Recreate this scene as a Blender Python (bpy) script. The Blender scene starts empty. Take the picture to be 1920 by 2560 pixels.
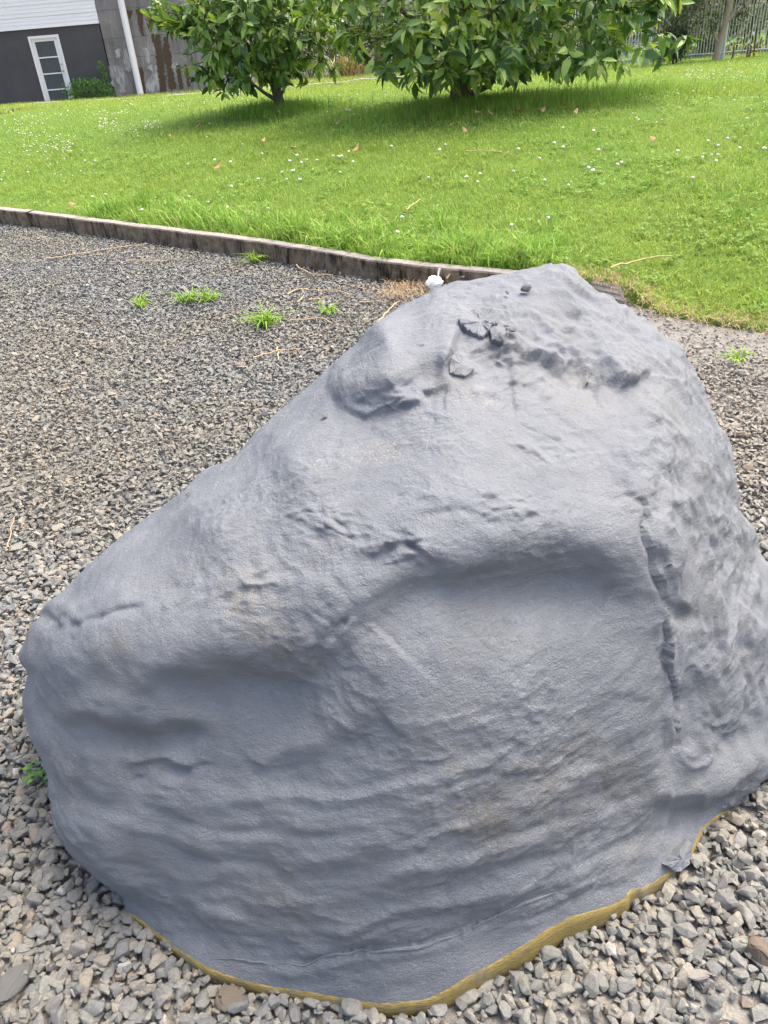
import bpy, bmesh, math, random
import numpy as np
from mathutils import Vector, Matrix
from mathutils.bvhtree import BVHTree
random.seed(7)
rng = np.random.default_rng(11)
R = math.radians
sc = bpy.context.scene
col = sc.collection

# ------------------------------------------------------------------ camera
PITCH, ROLL, EYE = R(32.8), R(4.8), 1.45
fw = Vector((0, math.cos(PITCH), -math.sin(PITCH)))
u0 = Vector((0, math.sin(PITCH), math.cos(PITCH)))
r0 = Vector((1, 0, 0))
rt = r0 * math.cos(ROLL) - u0 * math.sin(ROLL)
up = u0 * math.cos(ROLL) + r0 * math.sin(ROLL)
cd = bpy.data.cameras.new('camera')
cam = bpy.data.objects.new('camera', cd)
col.objects.link(cam)
cam.matrix_world = Matrix(((rt.x, up.x, -fw.x, 0), (rt.y, up.y, -fw.y, 0), (rt.z, up.z, -fw.z, EYE), (0, 0, 0, 1)))
cd.sensor_fit = 'VERTICAL'
cd.sensor_height = 24
cd.lens = 24 * 1950 / 2560
cd.clip_start = 0.02
cd.clip_end = 1000
sc.camera = cam

# ------------------------------------------------------------------ sky, sun, exposure
SUN_EL, SUN_AZ = R(64), R(58)          # azimuth measured from +Y towards +X
w = bpy.data.worlds.new('World')
sc.world = w
w.use_nodes = True
nt = w.node_tree
bg = nt.nodes['Background']
sky = nt.nodes.new('ShaderNodeTexSky')
sky.sky_type = 'NISHITA'
sky.sun_disc = False
sky.sun_elevation = SUN_EL
sky.sun_rotation = SUN_AZ
sky.air_density = 0.75
sky.dust_density = 6.0
sky.ozone_density = 0.3
nt.links.new(sky.outputs[0], bg.inputs[0])
bg.inputs[1].default_value = 0.15
sd = bpy.data.lights.new('sun', 'SUN')
sd.energy = 0.72
sd.angle = R(50)
sd.color = (1, 0.96, 0.9)
sun = bpy.data.objects.new('sun', sd)
col.objects.link(sun)
sdir = Vector((math.sin(SUN_AZ) * math.cos(SUN_EL), math.cos(SUN_AZ) * math.cos(SUN_EL), math.sin(SUN_EL)))
sun.rotation_euler = sdir.to_track_quat('Z', 'Y').to_euler()
sun.location = (4, 4, 12)
vs = sc.view_settings
vs.view_transform = 'Standard'
vs.look = 'None'
vs.gamma = 1
vs.use_curve_mapping = False
vs.exposure = 1.88

# ------------------------------------------------------------------ measured positions (metres)
KERB1 = ((-5.609,9.09,0.14),(-4.055,8.183,0.14),(-3.295,7.713,0.14),(-2.966,7.475,0.14))
KERB2 = ((-2.966,7.491,0.135),(-2.44,7.059,0.135),(-1.931,6.651,0.135),(-1.367,6.207,0.135),(-0.864,5.8,0.135),(-0.501,5.487,0.135),(-0.196,5.2,0.135),(0.105,4.886,0.135),(0.408,4.686,0.135),(0.672,4.53,0.135),(0.938,4.354,0.135))
KERB3 = ((1.177,4.306,0.075),(1.273,4.168,0.075),(1.372,4.042,0.075))
CLOVER = ((0.832,7.755,0.323),(0.748,7.472,0.3),(1.393,7.066,0.306),(1.465,6.693,0.283),(1.731,6.93,0.314),(1.971,6.791,0.316),(2.453,6.38,0.313),(2.76,6.591,0.343),(2.896,6.515,0.344),(2.726,6.309,0.322),(2.658,6.213,0.313),(2.694,6.173,0.309),(2.553,6.142,0.301),(2.59,5.968,0.289),(2.838,6.177,0.317),(3.013,6.158,0.327),(2.031,6.378,0.29),(1.992,6.269,0.28),(1.738,6.246,0.264),(1.758,6.111,0.253),(1.41,6.205,0.241),(1.52,5.942,0.229),(0.96,6.552,0.243),(0.926,6.31,0.224),(1.212,6.468,0.251),(0.585,6.727,0.237),(0.871,6.481,0.231),(1.225,5.249,0.166),(0.976,5.202,0.153),(0.297,5.673,0.15),(0.238,5.395,0.134),(1.901,7.736,0.372),(2.321,5.635,0.249),(0.341,7.778,0.299),(2.086,7.329,0.356),(1.711,7.223,0.332),(-0.446,7.883,0.264),(-0.358,7.833,0.265),(-0.475,7.693,0.247),(-0.202,7.798,0.271),(-0.137,7.801,0.275),(-0.101,7.748,0.272),(-0.049,7.938,0.29),(-0.015,7.536,0.262),(-0.589,7.77,0.248),(-0.565,7.555,0.232),(-0.666,7.592,0.23),(-0.534,7.571,0.236),(-0.136,7.264,0.236),(-0.516,7.947,0.264),(-0.864,7.478,0.21),(-0.605,7.313,0.213),(-0.498,7.169,0.208),(-0.696,6.403,0.151),(-1.495,6.925,0.147),(-1.238,6.905,0.155),(-1.029,6.607,0.149),(-1.446,7.179,0.164),(-2.222,7.303,0.138),(-2.345,7.458,0.14),(-2.122,7.278,0.139),(-1.805,6.902,0.131),(-1.053,7.191,0.182),(-2.28,7.606,0.151),(-1.345,8.333,0.248),(-1.203,8.298,0.253),(-1.654,8.469,0.24),(-0.913,8.404,0.277),(-1.135,8.919,0.303),(-1.612,9.558,0.322))
DAISY = ((-5.424,14.263,0.417),(-3.313,12.433,0.417),(-5.309,13.995,0.419),(-4.241,13.36,0.426),(-3.562,12.887,0.426),(-4.41,13.278,0.418),(-4.286,13.149,0.416),(-3.417,12.325,0.408),(-4.688,13.416,0.414),(-3.63,12.833,0.422),(-5.451,13.794,0.404),(-4.723,13.626,0.422),(-3.093,12.279,0.416),(-4.138,12.942,0.411),(-5.432,13.927,0.412),(-4.557,13.642,0.427),(-3.618,12.491,0.407),(-4.913,13.583,0.415),(-4.625,13.313,0.412),(-3.575,12.834,0.424),(-3.233,12.342,0.414),(-3.575,12.506,0.411),(-4.26,13.044,0.411),(-3.196,12.618,0.426),(-3.222,12.474,0.42),(-4.243,13.373,0.426),(-3.622,12.821,0.423),(-3.187,12.514,0.423),(-3.963,13.011,0.421),(-3.868,13.065,0.424),(-4.969,13.568,0.411),(-3.438,12.536,0.417),(-3.073,12.464,0.424),(-3.253,12.618,0.425),(-2.913,12.125,0.415),(-3.749,12.567,0.406),(-3.32,12.34,0.411),(-5.475,14.198,0.416),(-5.454,14.338,0.415),(-4.843,13.413,0.408),(-5.093,13.034,0.376),(-4.414,11.777,0.331),(-4.098,11.76,0.344),(-4.84,12.483,0.355),(-4.716,13.164,0.399),(-4.532,12.532,0.372),(-4.432,12.03,0.346),(-4.451,12.255,0.358),(-4.756,12.951,0.387),(-4.864,13.147,0.393),(-4.609,12.343,0.356),(-4.434,12.429,0.37),(-5.034,12.649,0.355),(-4.723,12.127,0.339),(-4.79,12.697,0.369),(-4.317,12.352,0.37),(-4.849,12.788,0.372),(-4.9,13.226,0.396),(-4.331,11.632,0.325),(-4.415,11.923,0.339),(-4.045,11.548,0.333),(-4.225,11.703,0.335),(-4.481,12.679,0.381),(-4.73,12.712,0.373),(-4.78,12.405,0.353),(-4.702,12.287,0.349),(-4.797,13.135,0.395),(-4.735,12.645,0.369),(-4.69,13.085,0.396),(-4.903,12.574,0.358),(-4.599,12.157,0.345),(-4.967,13.104,0.386),(-4.383,12.616,0.383),(-5.087,13.061,0.378),(-4.94,13.039,0.384),(-4.334,11.618,0.323),(-5.011,12.797,0.366),(-4.249,11.622,0.329),(-4.384,12.776,0.392),(-4.359,11.699,0.329),(-4.96,12.506,0.35),(-4.735,12.1,0.336),(-4.209,12.063,0.358),(-5.387,13.623,0.398),(-4.482,11.828,0.331),(-4.743,12.246,0.344),(-4.854,12.921,0.379),(-4.549,12.638,0.377),(-4.568,11.998,0.337),(-4.451,11.895,0.336),(-3.854,11.153,0.316),(-3.627,10.236,0.262),(-3.5,10.066,0.257),(-4.209,11.168,0.299),(-3.443,10.31,0.278),(-3.612,10.438,0.279),(-3.361,10.26,0.28),(-3.66,10.571,0.287),(-3.661,10.839,0.305),(-3.548,10.453,0.282),(-3.504,10.563,0.294),(-4.097,10.877,0.284),(-3.391,10.326,0.282),(-3.653,10.759,0.299),(-3.754,10.473,0.272),(-3.914,10.414,0.26),(-3.269,9.927,0.26),(-4.203,11.436,0.318),(-3.45,10.618,0.3),(-3.962,10.962,0.298),(-3.735,11.077,0.317),(-3.671,10.477,0.279),(-3.747,11.264,0.329),(-3.503,10.616,0.297),(-3.752,10.634,0.285),(-3.749,10.298,0.26),(-3.942,10.775,0.285),(-3.945,10.695,0.279),(-3.275,10.008,0.266),(-3.971,10.706,0.278),(-3.528,10.897,0.315),(-3.709,10.448,0.274),(-3.553,10.628,0.296),(-3.552,10.4,0.278),(-3.781,10.553,0.278),(-3.586,10.386,0.276),(-3.782,10.902,0.303),(-3.617,10.182,0.258),(-4.138,11.345,0.316),(-3.973,10.465,0.261),(-3.436,10.793,0.313),(-4.047,11.228,0.313),(-3.65,10.652,0.292),(-3.583,10.922,0.314),(-3.438,10.539,0.296),(-3.374,10.151,0.27),(-3.402,10.486,0.293),(-3.613,10.546,0.287),(-3.977,10.841,0.288),(-3.249,9.968,0.264),(-4.044,10.705,0.275),(-4.027,11.295,0.317),(-3.896,10.481,0.265),(-3.357,10.434,0.291),(-3.814,10.726,0.289),(-3.376,10.205,0.275),(-4.218,11.328,0.309),(-3.437,10.511,0.293),(-3.497,10.254,0.271),(-3.53,10.32,0.273),(-3.273,11.997,0.394),(-3.203,11.307,0.357),(-3.331,11.637,0.371),(-3.159,11.908,0.395),(-3.393,11.927,0.386),(-3.284,11.797,0.383),(-3.137,11.297,0.36),(-3.234,11.36,0.36),(-3.26,11.386,0.36),(-3.22,11.533,0.369),(-3.396,11.887,0.383),(-3.131,11.549,0.375),(-3.204,12.012,0.399),(-3.224,11.626,0.375),(-3.291,11.491,0.364),(-3.312,12.009,0.393),(-3.271,11.625,0.374),(-3.436,12.098,0.393),(-3.346,12.021,0.393),(-3.123,11.576,0.377),(-3.044,11.432,0.371),(-3.332,11.955,0.389),(-3.412,12.085,0.393),(-3.132,11.469,0.37),(-3.325,11.929,0.389),(-3.018,11.207,0.359),(-3.211,11.52,0.369),(-2.747,10.869,0.351),(-2.898,10.864,0.344),(-2.828,11.252,0.371),(-2.559,10.408,0.332),(-2.935,11.01,0.352),(-2.989,10.955,0.346),(-3.038,11.033,0.348),(-2.667,10.805,0.351),(-2.769,11.122,0.366),(-2.752,11.161,0.368),(-2.994,10.862,0.34),(-3.073,11.378,0.368),(-3.048,10.846,0.336),(-3.252,11.559,0.37),(-2.596,10.554,0.339),(-3.02,11.286,0.364),(-2.636,10.579,0.339),(-2.788,10.868,0.349),(-2.778,10.535,0.33),(-2.958,11.329,0.37),(-3.095,11.019,0.346),(-2.452,10.904,0.366),(-2.497,11.155,0.379),(-2.601,11.245,0.38),(-2.601,11.245,0.38),(-2.493,11.249,0.385),(-2.576,10.927,0.363),(-2.582,11.18,0.377),(-2.352,10.667,0.356),(-2.661,11.363,0.384),(-2.521,10.982,0.368),(-2.557,10.994,0.368),(-2.439,10.772,0.359),(-2.579,10.98,0.365),(-2.72,11.468,0.387),(-2.713,11.428,0.385),(-2.475,11.089,0.376),(-2.539,11.075,0.373),(-2.682,11.456,0.388),(-2.56,10.822,0.358),(-2.585,11.127,0.374),(-2.558,10.901,0.361),(-2.494,11.089,0.376),(-2.544,11.115,0.375),(-2.498,10.956,0.367),(-2.454,10.731,0.356),(-2.476,11.302,0.389),(-2.04,14.173,0.416),(-1.845,12.672,0.43),(-1.617,12.825,0.429),(-2.107,12.864,0.431),(-1.733,13.348,0.427),(-1.626,13.717,0.424),(-2.018,12.826,0.431),(-2.375,14.398,0.409),(-1.749,12.723,0.43),(-1.818,13.896,0.423),(-1.958,12.902,0.43),(-2.014,13.782,0.426),(-2.343,13.949,0.426),(-1.484,13.564,0.424),(-1.664,12.366,0.431),(-1.654,13.31,0.427),(-1.739,13.667,0.425),(-1.85,13.514,0.427),(-1.395,12.212,0.43),(-1.578,13.093,0.428),(-1.443,12.085,0.432),(-1.912,13.144,0.429),(-2.25,14.273,0.414),(-1.684,13.73,0.424),(-2.697,13.542,0.429),(-2.434,12.571,0.432),(-2.115,12.724,0.431),(-2.955,13.401,0.43),(-2.375,12.494,0.432),(-3.43,13.875,0.43),(-3.592,14.202,0.423),(-2.305,12.289,0.431),(-2.123,13.119,0.429),(-2.804,12.737,0.432),(-2.786,13.325,0.43),(-2.249,12.315,0.432),(-3.313,13.543,0.431),(-3.442,14.115,0.426),(-2.771,13.427,0.43),(-2.322,12.928,0.43),(-3.219,13.338,0.431),(-3.289,14.152,0.424),(-2.073,12.94,0.43),(-3.35,13.619,0.431),(-3.455,13.338,0.432),(-3.709,14.802,0.4),(-2.055,12.532,0.432),(-2.039,12.123,0.431),(-2.509,13.49,0.429),(-2.642,13.554,0.429),(-0.351,10.074,0.408),(-0.13,10.067,0.417),(0.033,9.886,0.414),(0.105,9.544,0.4),(-0.008,9.806,0.409),(0.254,10.074,0.427),(0.026,10.614,0.432),(0.147,11.201,0.431),(-0.03,10.173,0.423),(-0.131,11.368,0.431),(-0.279,10.077,0.413),(0.276,9.628,0.411),(0.169,10.111,0.425),(-0.314,9.983,0.406),(-0.006,10.082,0.421),(-0.269,10.169,0.417),(-0.247,9.825,0.399),(0.176,10.254,0.429),(0.151,11.099,0.43),(0.031,11.661,0.429),(-0.154,11.176,0.431),(-0.243,10.857,0.432),(-0.351,12.21,0.427),(-0.113,9.683,0.396),(0.195,10.486,0.432),(-0.225,11.763,0.429),(-0.047,10.173,0.423),(0.266,10.345,0.431),(0.261,9.68,0.412),(0.296,10.677,0.431),(0.002,11.444,0.429),(0.106,11.75,0.428),(0.004,11.431,0.43),(0.01,11.367,0.43),(-0.376,10.946,0.432),(-0.037,10.394,0.429),(-0.273,10.677,0.43),(-0.139,11.827,0.429),(-0.052,10.147,0.423),(-0.133,10.132,0.419),(0.279,11.698,0.428),(-0.206,11.227,0.431),(0.089,10.421,0.431),(0.09,11.66,0.428),(-0.149,11.571,0.429),(0.193,9.942,0.421),(4.492,11.198,0.365),(5.15,13.293,0.281),(4.687,11.546,0.35),(5.117,11.414,0.344),(4.615,11.885,0.341),(4.376,11.526,0.358),(5.164,12.867,0.295),(4.44,11.399,0.361),(5.393,12.124,0.314),(4.858,10.728,0.372),(5.225,13.003,0.289),(4.756,12.222,0.327),(5.021,12.781,0.302),(4.471,11.211,0.366),(4.313,11.313,0.366),(4.671,11.346,0.357),(4.545,10.909,0.374),(4.936,12.62,0.309),(4.893,11.768,0.338),(4.971,12.356,0.317),(4.668,12.135,0.331),(4.769,10.83,0.371),(4.472,10.922,0.375),(5.294,11.775,0.328),(4.418,11.412,0.361),(4.998,11.152,0.355),(5.154,11.464,0.341),(5.303,12.739,0.296),(4.491,11.06,0.37),(5.006,12.995,0.295),(4.641,12.198,0.33),(4.918,11.63,0.342),(4.937,11.129,0.357),(4.879,11.468,0.348),(5.296,12.764,0.295),(4.557,11.823,0.344),(4.81,12.221,0.325),(4.888,11.468,0.347),(4.96,12.532,0.312),(4.566,11.748,0.346),(5.348,12.413,0.306),(5.092,12.805,0.299),(5.132,12.128,0.321),(5.296,11.975,0.321),(5.706,13.183,0.271),(5.857,12.418,0.293),(6.026,12.815,0.275),(6.37,18.22,-0.013),(6.2,13.939,0.232),(7.072,16.306,0.074),(6.054,13.991,0.233),(7.229,15.351,0.12),(5.277,13.315,0.277),(6.178,15.448,0.132),(7.056,18.004,-0.011),(5.107,13.056,0.291),(6.275,14.0,0.227),(5.534,12.686,0.292),(7.245,16.045,0.085),(4.865,13.109,0.295),(5.182,13.43,0.276),(5.409,12.537,0.3),(4.801,13.336,0.289),(6.503,14.07,0.217),(-3.332,10.22,0.277),(-2.899,9.269,0.23),(-2.876,8.68,0.19),(-3.737,9.012,0.17),(-4.141,10.444,0.248),(-3.543,9.904,0.243),(-3.309,9.872,0.254),(-3.039,8.821,0.191),(-2.778,9.22,0.234),(-3.579,9.392,0.204),(-2.922,8.519,0.178),(-3.255,9.431,0.224),(-3.477,9.114,0.188),(-3.397,10.137,0.268),(-3.832,10.229,0.251),(-3.411,9.613,0.229),(-3.787,9.586,0.207),(-3.21,9.566,0.235),(-3.1,9.906,0.267),(-3.81,9.317,0.187),(-3.117,8.873,0.191),(-2.766,9.045,0.221),(-2.85,8.882,0.205),(-3.314,9.361,0.216),(-0.879,10.747,0.421),(-1.78,11.163,0.411),(-1.535,11.944,0.432),(-1.522,12.008,0.431),(-1.868,11.292,0.413),(-1.521,10.812,0.402),(-1.615,12.123,0.431),(-1.877,10.801,0.385),(-1.709,10.541,0.379),(-1.559,10.85,0.402),(-1.276,10.021,0.366),(-2.72,12.686,0.432),(-2.495,12.263,0.43),(-2.326,10.722,0.362),(3.07,9.001,0.43),(3.871,8.323,0.43),(3.514,9.867,0.424),(3.692,9.573,0.425),(3.542,8.975,0.429),(2.565,7.727,0.399),(3.8,7.902,0.432),(2.553,7.635,0.394),(3.477,9.243,0.428),(2.708,7.479,0.391),(4.016,9.317,0.425),(3.409,9.026,0.43),(3.053,8.001,0.427),(5.295,11.224,0.346),(3.351,7.232,0.405),(2.635,7.398,0.384),(3.5,7.498,0.421),(3.063,9.179,0.429),(3.605,8.106,0.431),(2.622,8.007,0.416),(1.075,23.33,-0.202),(1.174,25.841,-0.295),(1.284,28.04,-0.376),(1.333,24.616,-0.251),(0.953,21.21,-0.098),(0.938,20.169,-0.046),(1.244,23.667,-0.216),(0.865,16.108,0.223),(1.066,19.895,-0.033),(0.472,11.673,0.427),(0.502,12.042,0.425),(1.208,23.043,-0.191),(0.578,13.099,0.398),(0.587,11.481,0.428))
DRYLEAF = ((-2.115,10.049,0.329),(-0.945,8.992,0.317),(-0.586,8.496,0.302),(-0.128,9.536,0.388),(0.03,8.049,0.303),(-1.828,10.511,0.372),(0.997,8.559,0.38),(1.086,8.27,0.368),(1.425,8.85,0.414),(1.313,8.979,0.416),(1.712,8.79,0.42),(1.935,8.742,0.425),(2.206,8.498,0.424),(2.461,6.887,0.346),(-1.306,8.147,0.236),(-2.497,7.375,0.13))
STALKL = (((0.974,7.359,0.305),(1.112,7.27,0.305),(1.225,7.167,0.304),(1.338,6.929,0.292)),((1.359,4.292,0.11),(1.496,4.377,0.104),(1.622,4.438,0.099),(1.801,4.472,0.092)),((0.349,5.942,0.17),(0.41,6.064,0.18),(0.473,6.187,0.192)))
TWIG = (((-0.482,4.748,0.022),(-0.405,4.856,0.022),(-0.307,4.785,0.022),(-0.176,4.738,0.022),(-0.061,4.612,0.022)),((-0.407,4.553,0.022),(-0.375,4.676,0.022)),((-0.34,4.605,0.022),(-0.214,4.622,0.022)),((-0.429,4.259,0.022),(-0.256,4.256,0.022),(-0.196,4.165,0.022)),((-0.593,3.741,0.022),(-0.474,3.801,0.022),(-0.361,3.812,0.022)),((-0.478,3.861,0.022),(-0.452,3.674,0.022)),((0.046,4.096,0.022),(0.154,4.375,0.022),(0.191,4.433,0.022)),((-0.032,4.487,0.022),(0.133,4.439,0.022)),((-2.408,6.165,0.022),(-2.086,6.286,0.022),(-1.672,6.377,0.022)),((-1.847,5.906,0.022),(-1.631,5.859,0.022),(-1.401,5.806,0.022)),((-1.263,2.188,0.022),(-1.29,2.288,0.022),(-1.309,2.371,0.022)),((-0.453,5.377,0.022),(-0.351,5.153,0.022),(-0.199,5.081,0.022)))
TUFT = ((-1.102,4.796,0.01),(-0.974,4.801,0.01),(-1.382,4.8,0.01),(-0.57,4.263,0.01),(-0.752,5.618,0.01),(-0.224,4.38,0.01),(1.638,3.233,0.01))
WEED = ((-0.852,1.216,0.02),)
SCRAP = ((0.414,4.606,0.012),)
YLEAF = ((-1.208,1.985,0.03),)
BIGST = ((-0.337,0.699,0.012),(-0.739,0.762,0.012),(0.473,0.675,0.012),(0.511,0.934,0.012),(0.594,0.705,0.012),(-0.641,3.671,0.012),(-0.52,3.12,0.012),(1.36,2.548,0.012),(1.281,2.318,0.012),(1.587,3.093,0.012),(-1.554,4.95,0.012),(-1.619,5.452,0.012),(-2.728,6.937,0.012),(-1.407,4.153,0.012),(-1.731,4.854,0.012))
TREE = ((-0.899,11.24,0.431),(1.247,9.91,0.431))
FENCE = ((6.021,21.824,-0.158),(8.087,22.633,-0.191),(8.61,20.546,-0.116),(10.605,22.318,-0.185))
BLD = ((-10.201,30.0,-0.42),(-10.173,30.0,1.489),(-9.189,30.0,1.441),(-11.724,30.0,-0.414),(-10.997,30.0,1.735),(-7.852,30.0,1.632),(-7.884,30.0,-0.282),(-6.959,30.0,-0.41),(-4.499,30.0,-0.39),(-7.024,30.0,2.243),(-7.8,30.0,2.297))
BROWN = (((-6.565,30.0,1.963),(-6.358,30.0,1.948),(-6.422,30.0,1.575),(-6.495,30.0,1.218),(-6.551,30.0,1.244),(-6.577,30.0,1.607)),((-6.263,30.0,1.931),(-6.105,30.0,1.92),(-6.135,30.0,1.576),(-6.173,30.0,1.302),(-6.275,30.0,1.352),(-6.29,30.0,1.608)),((-6.862,30.0,1.963),(-6.658,30.0,1.938),(-6.803,30.0,1.75),(-6.857,30.0,1.733)),((-6.245,30.0,1.265),(-5.953,30.0,1.222),(-6.012,30.0,0.398),(-6.045,30.0,0.019),(-6.096,30.0,-0.386),(-6.306,30.0,-0.394),(-6.248,30.0,0.259),(-6.199,30.0,0.807)),((-5.868,30.0,1.152),(-5.736,30.0,1.121),(-5.717,30.0,0.575),(-5.785,30.0,0.381),(-5.741,30.0,-0.367),(-5.976,30.0,-0.372),(-5.958,30.0,0.238),(-5.974,30.0,0.682)),((-5.618,30.0,0.324),(-5.489,30.0,0.326),(-5.51,30.0,-0.384),(-5.666,30.0,-0.384)),((-5.348,30.0,0.327),(-5.26,30.0,0.321),(-5.269,30.0,-0.287),(-5.377,30.0,-0.371)),((-6.863,30.0,0.371),(-6.737,30.0,0.361),(-6.787,30.0,-0.393),(-6.892,30.0,-0.396)))
PALE = (((-7.504,30.0,0.913),(-7.315,30.0,0.91),(-7.431,30.0,0.656),(-7.5,30.0,0.683)),((-7.29,30.0,0.908),(-6.981,30.0,0.929),(-7.028,30.0,0.427),(-7.172,30.0,0.259),(-7.318,30.0,0.292),(-7.298,30.0,0.778)),((-7.832,30.0,0.486),(-7.377,30.0,0.464),(-7.443,30.0,-0.31),(-7.627,30.0,-0.319),(-7.691,30.0,0.14),(-7.74,30.0,-0.15),(-7.861,30.0,-0.119)),((-6.608,30.0,0.902),(-6.414,30.0,0.867),(-6.465,30.0,0.431),(-6.575,30.0,0.505)),((-6.274,30.0,0.922),(-6.179,30.0,0.893),(-6.201,30.0,0.742),(-6.259,30.0,0.768)),((-6.626,30.0,0.398),(-6.248,30.0,0.37),(-6.314,30.0,-0.37),(-6.805,30.0,-0.357),(-6.71,30.0,-0.067),(-6.425,30.0,0.16)),((-5.785,30.0,0.381),(-5.601,30.0,0.401),(-5.487,30.0,0.337),(-5.623,30.0,0.302),(-5.705,30.0,0.04)))
JOINTS = (((-7.638,30.0,0.933),(-7.101,30.0,0.955)),((-6.859,30.0,0.91),(-5.34,30.0,0.909)),((-7.857,30.0,0.488),(-7.022,30.0,0.453)),((-6.908,30.0,0.396),(-4.937,30.0,0.397)),((-6.637,30.0,1.41),(-5.619,30.0,1.365)),((-6.874,30.0,1.964),(-5.742,30.0,2.153)),((-5.018,30.0,1.602),(-4.393,30.0,1.611)))
PEB = (((0.344,1.65,0.914),0.0125),((0.301,1.637,0.915),0.008),((0.276,1.51,0.889),0.007),((0.287,1.488,0.886),0.009),((0.307,1.433,0.868),0.005),((-0.102,1.395,0.779),0.007),((0.225,1.801,0.907),0.008),((-0.299,1.26,0.688),0.0035),((-0.403,1.4,0.628),0.005))
FLAKE = ((((0.1791,1.5107,0.9106),(0.1888,1.5299,0.9082),(0.1988,1.5504,0.9053),(0.2101,1.5689,0.904),(0.2204,1.5715,0.904),(0.2291,1.5708,0.9043),(0.2241,1.554,0.9019),(0.232,1.5603,0.903),(0.2419,1.5727,0.9051),(0.2487,1.5678,0.9046),(0.2571,1.57,0.9052),(0.2621,1.5582,0.9036),(0.2673,1.5517,0.9016),(0.2639,1.5355,0.8954),(0.2567,1.5175,0.8927),(0.2494,1.5102,0.8922),(0.2438,1.5132,0.8929),(0.2356,1.5234,0.895),(0.244,1.5099,0.8925),(0.2384,1.4946,0.8899),(0.2321,1.4898,0.8852),(0.2246,1.4759,0.8817),(0.2174,1.4757,0.8837),(0.2129,1.4776,0.8854),(0.2068,1.482,0.8873),(0.2022,1.4871,0.8888),(0.1963,1.4965,0.8916),(0.1899,1.503,0.8941),(0.184,1.5027,0.9018)),(0.144,-0.21,0.967)),(((0.2381,1.4928,0.8868),(0.2481,1.5026,0.8912),(0.2638,1.509,0.8888),(0.2712,1.498,0.8858),(0.2682,1.4778,0.8784),(0.2592,1.4603,0.8728),(0.2496,1.4671,0.874),(0.2395,1.4715,0.8763)),(0.115,-0.438,0.892)),(((0.1473,1.3891,0.8838),(0.1615,1.422,0.8793),(0.1748,1.4075,0.8777),(0.1917,1.397,0.8657),(0.1907,1.3703,0.8634),(0.172,1.3539,0.8598),(0.1569,1.359,0.8639),(0.1447,1.3597,0.8683)),(0.149,-0.24,0.959)),(((0.4723,0.8627,0.0457),(0.4824,0.8708,0.0467),(0.4943,0.8793,0.0469),(0.5049,0.8887,0.0486),(0.5164,0.8997,0.0479),(0.5322,0.9125,0.0443),(0.5345,0.9032,0.0353),(0.5354,0.8922,0.0217),(0.5215,0.879,0.0212),(0.5045,0.8649,0.0202),(0.4972,0.8624,0.0239),(0.4916,0.86,0.026),(0.4817,0.8608,0.0362)),(0.526,-0.649,0.549)))
STAIN = (((-0.156,0.927,0.595),0.055,0),((-0.188,0.946,0.623),0.05,0),((-0.253,1.021,0.668),0.07,1),((-0.218,0.971,0.647),0.06,1),((-0.494,1.024,0.532),0.09,1),((0.181,0.802,0.347),0.1,0),((0.112,0.78,0.35),0.06,0),((0.294,0.851,0.32),0.12,0),((0.385,0.893,0.286),0.06,0),((0.131,0.776,0.306),0.05,0),((-0.034,1.22,0.79),0.05,2),((-0.106,1.214,0.776),0.03,2),((0.185,1.306,0.847),0.06,2),((0.009,1.201,0.8),0.05,2),((0.689,0.998,0.08),0.05,0),((-0.48,0.94,0.37),0.08,0),((-0.636,0.991,0.271),0.08,0),((0.254,1.448,0.859),0.05,0),((-0.23,0.761,0.201),0.09,0),((0.147,1.349,0.864),0.05,0))
SEAM = ((-0.3983,0.7689,0.0405),(-0.3814,0.7612,0.0431),(-0.3365,0.7486,0.0521),(-0.2587,0.7278,0.0655),(-0.1957,0.716,0.0787),(-0.1453,0.714,0.1044),(-0.1013,0.7153,0.1066),(-0.062,0.708,0.1154),(0.0014,0.7077,0.1225),(0.0695,0.7221,0.1217),(0.1279,0.7412,0.1259),(0.1819,0.7548,0.1397),(0.2395,0.7775,0.1285),(0.2922,0.7896,0.1033))

# ------------------------------------------------------------------ helpers
def tag(o, label=None, cat=None, group=None, kind=None):
    if label: o['label'] = label
    if cat: o['category'] = cat
    if group: o['group'] = group
    if kind: o['kind'] = kind
    return o

def empty(name, loc, label=None, cat=None, group=None, kind=None, rz=0):
    o = bpy.data.objects.new(name, None)
    col.objects.link(o)
    o.location = loc
    o.rotation_euler.z = rz
    o.empty_display_size = .1
    return tag(o, label, cat, group, kind)

def me_np(name, V, F, mats, smooth=False, mi=None):
    V = np.asarray(V, np.float32)
    F = np.asarray(F, np.int32)
    k = F.shape[1]
    me = bpy.data.meshes.new(name)
    me.vertices.add(len(V))
    me.vertices.foreach_set('co', V.ravel())
    me.loops.add(F.size)
    me.loops.foreach_set('vertex_index', F.ravel())
    me.polygons.add(len(F))
    me.polygons.foreach_set('loop_start', np.arange(0, F.size, k, dtype=np.int32))
    me.polygons.foreach_set('use_smooth', np.full(len(F), smooth))
    for m in (mats if isinstance(mats, (list, tuple)) else [mats]):
        me.materials.append(m)
    if mi is not None:
        me.polygons.foreach_set('material_index', np.asarray(mi, np.int32))
    me.update(calc_edges=True)
    return me

def link(name, me, parent=None, loc=None):
    o = bpy.data.objects.new(name, me)
    col.objects.link(o)
    if parent: o.parent = parent
    if loc is not None: o.location = loc
    return o

def bm_obj(name, bm, mats, parent=None, loc=None, smooth=False):
    me = bpy.data.meshes.new(name)
    bm.to_mesh(me)
    bm.free()
    for m in (mats if isinstance(mats, (list, tuple)) else [mats]):
        me.materials.append(m)
    if smooth:
        me.polygons.foreach_set('use_smooth', np.full(len(me.polygons), True))
    return link(name, me, parent, loc)

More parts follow.
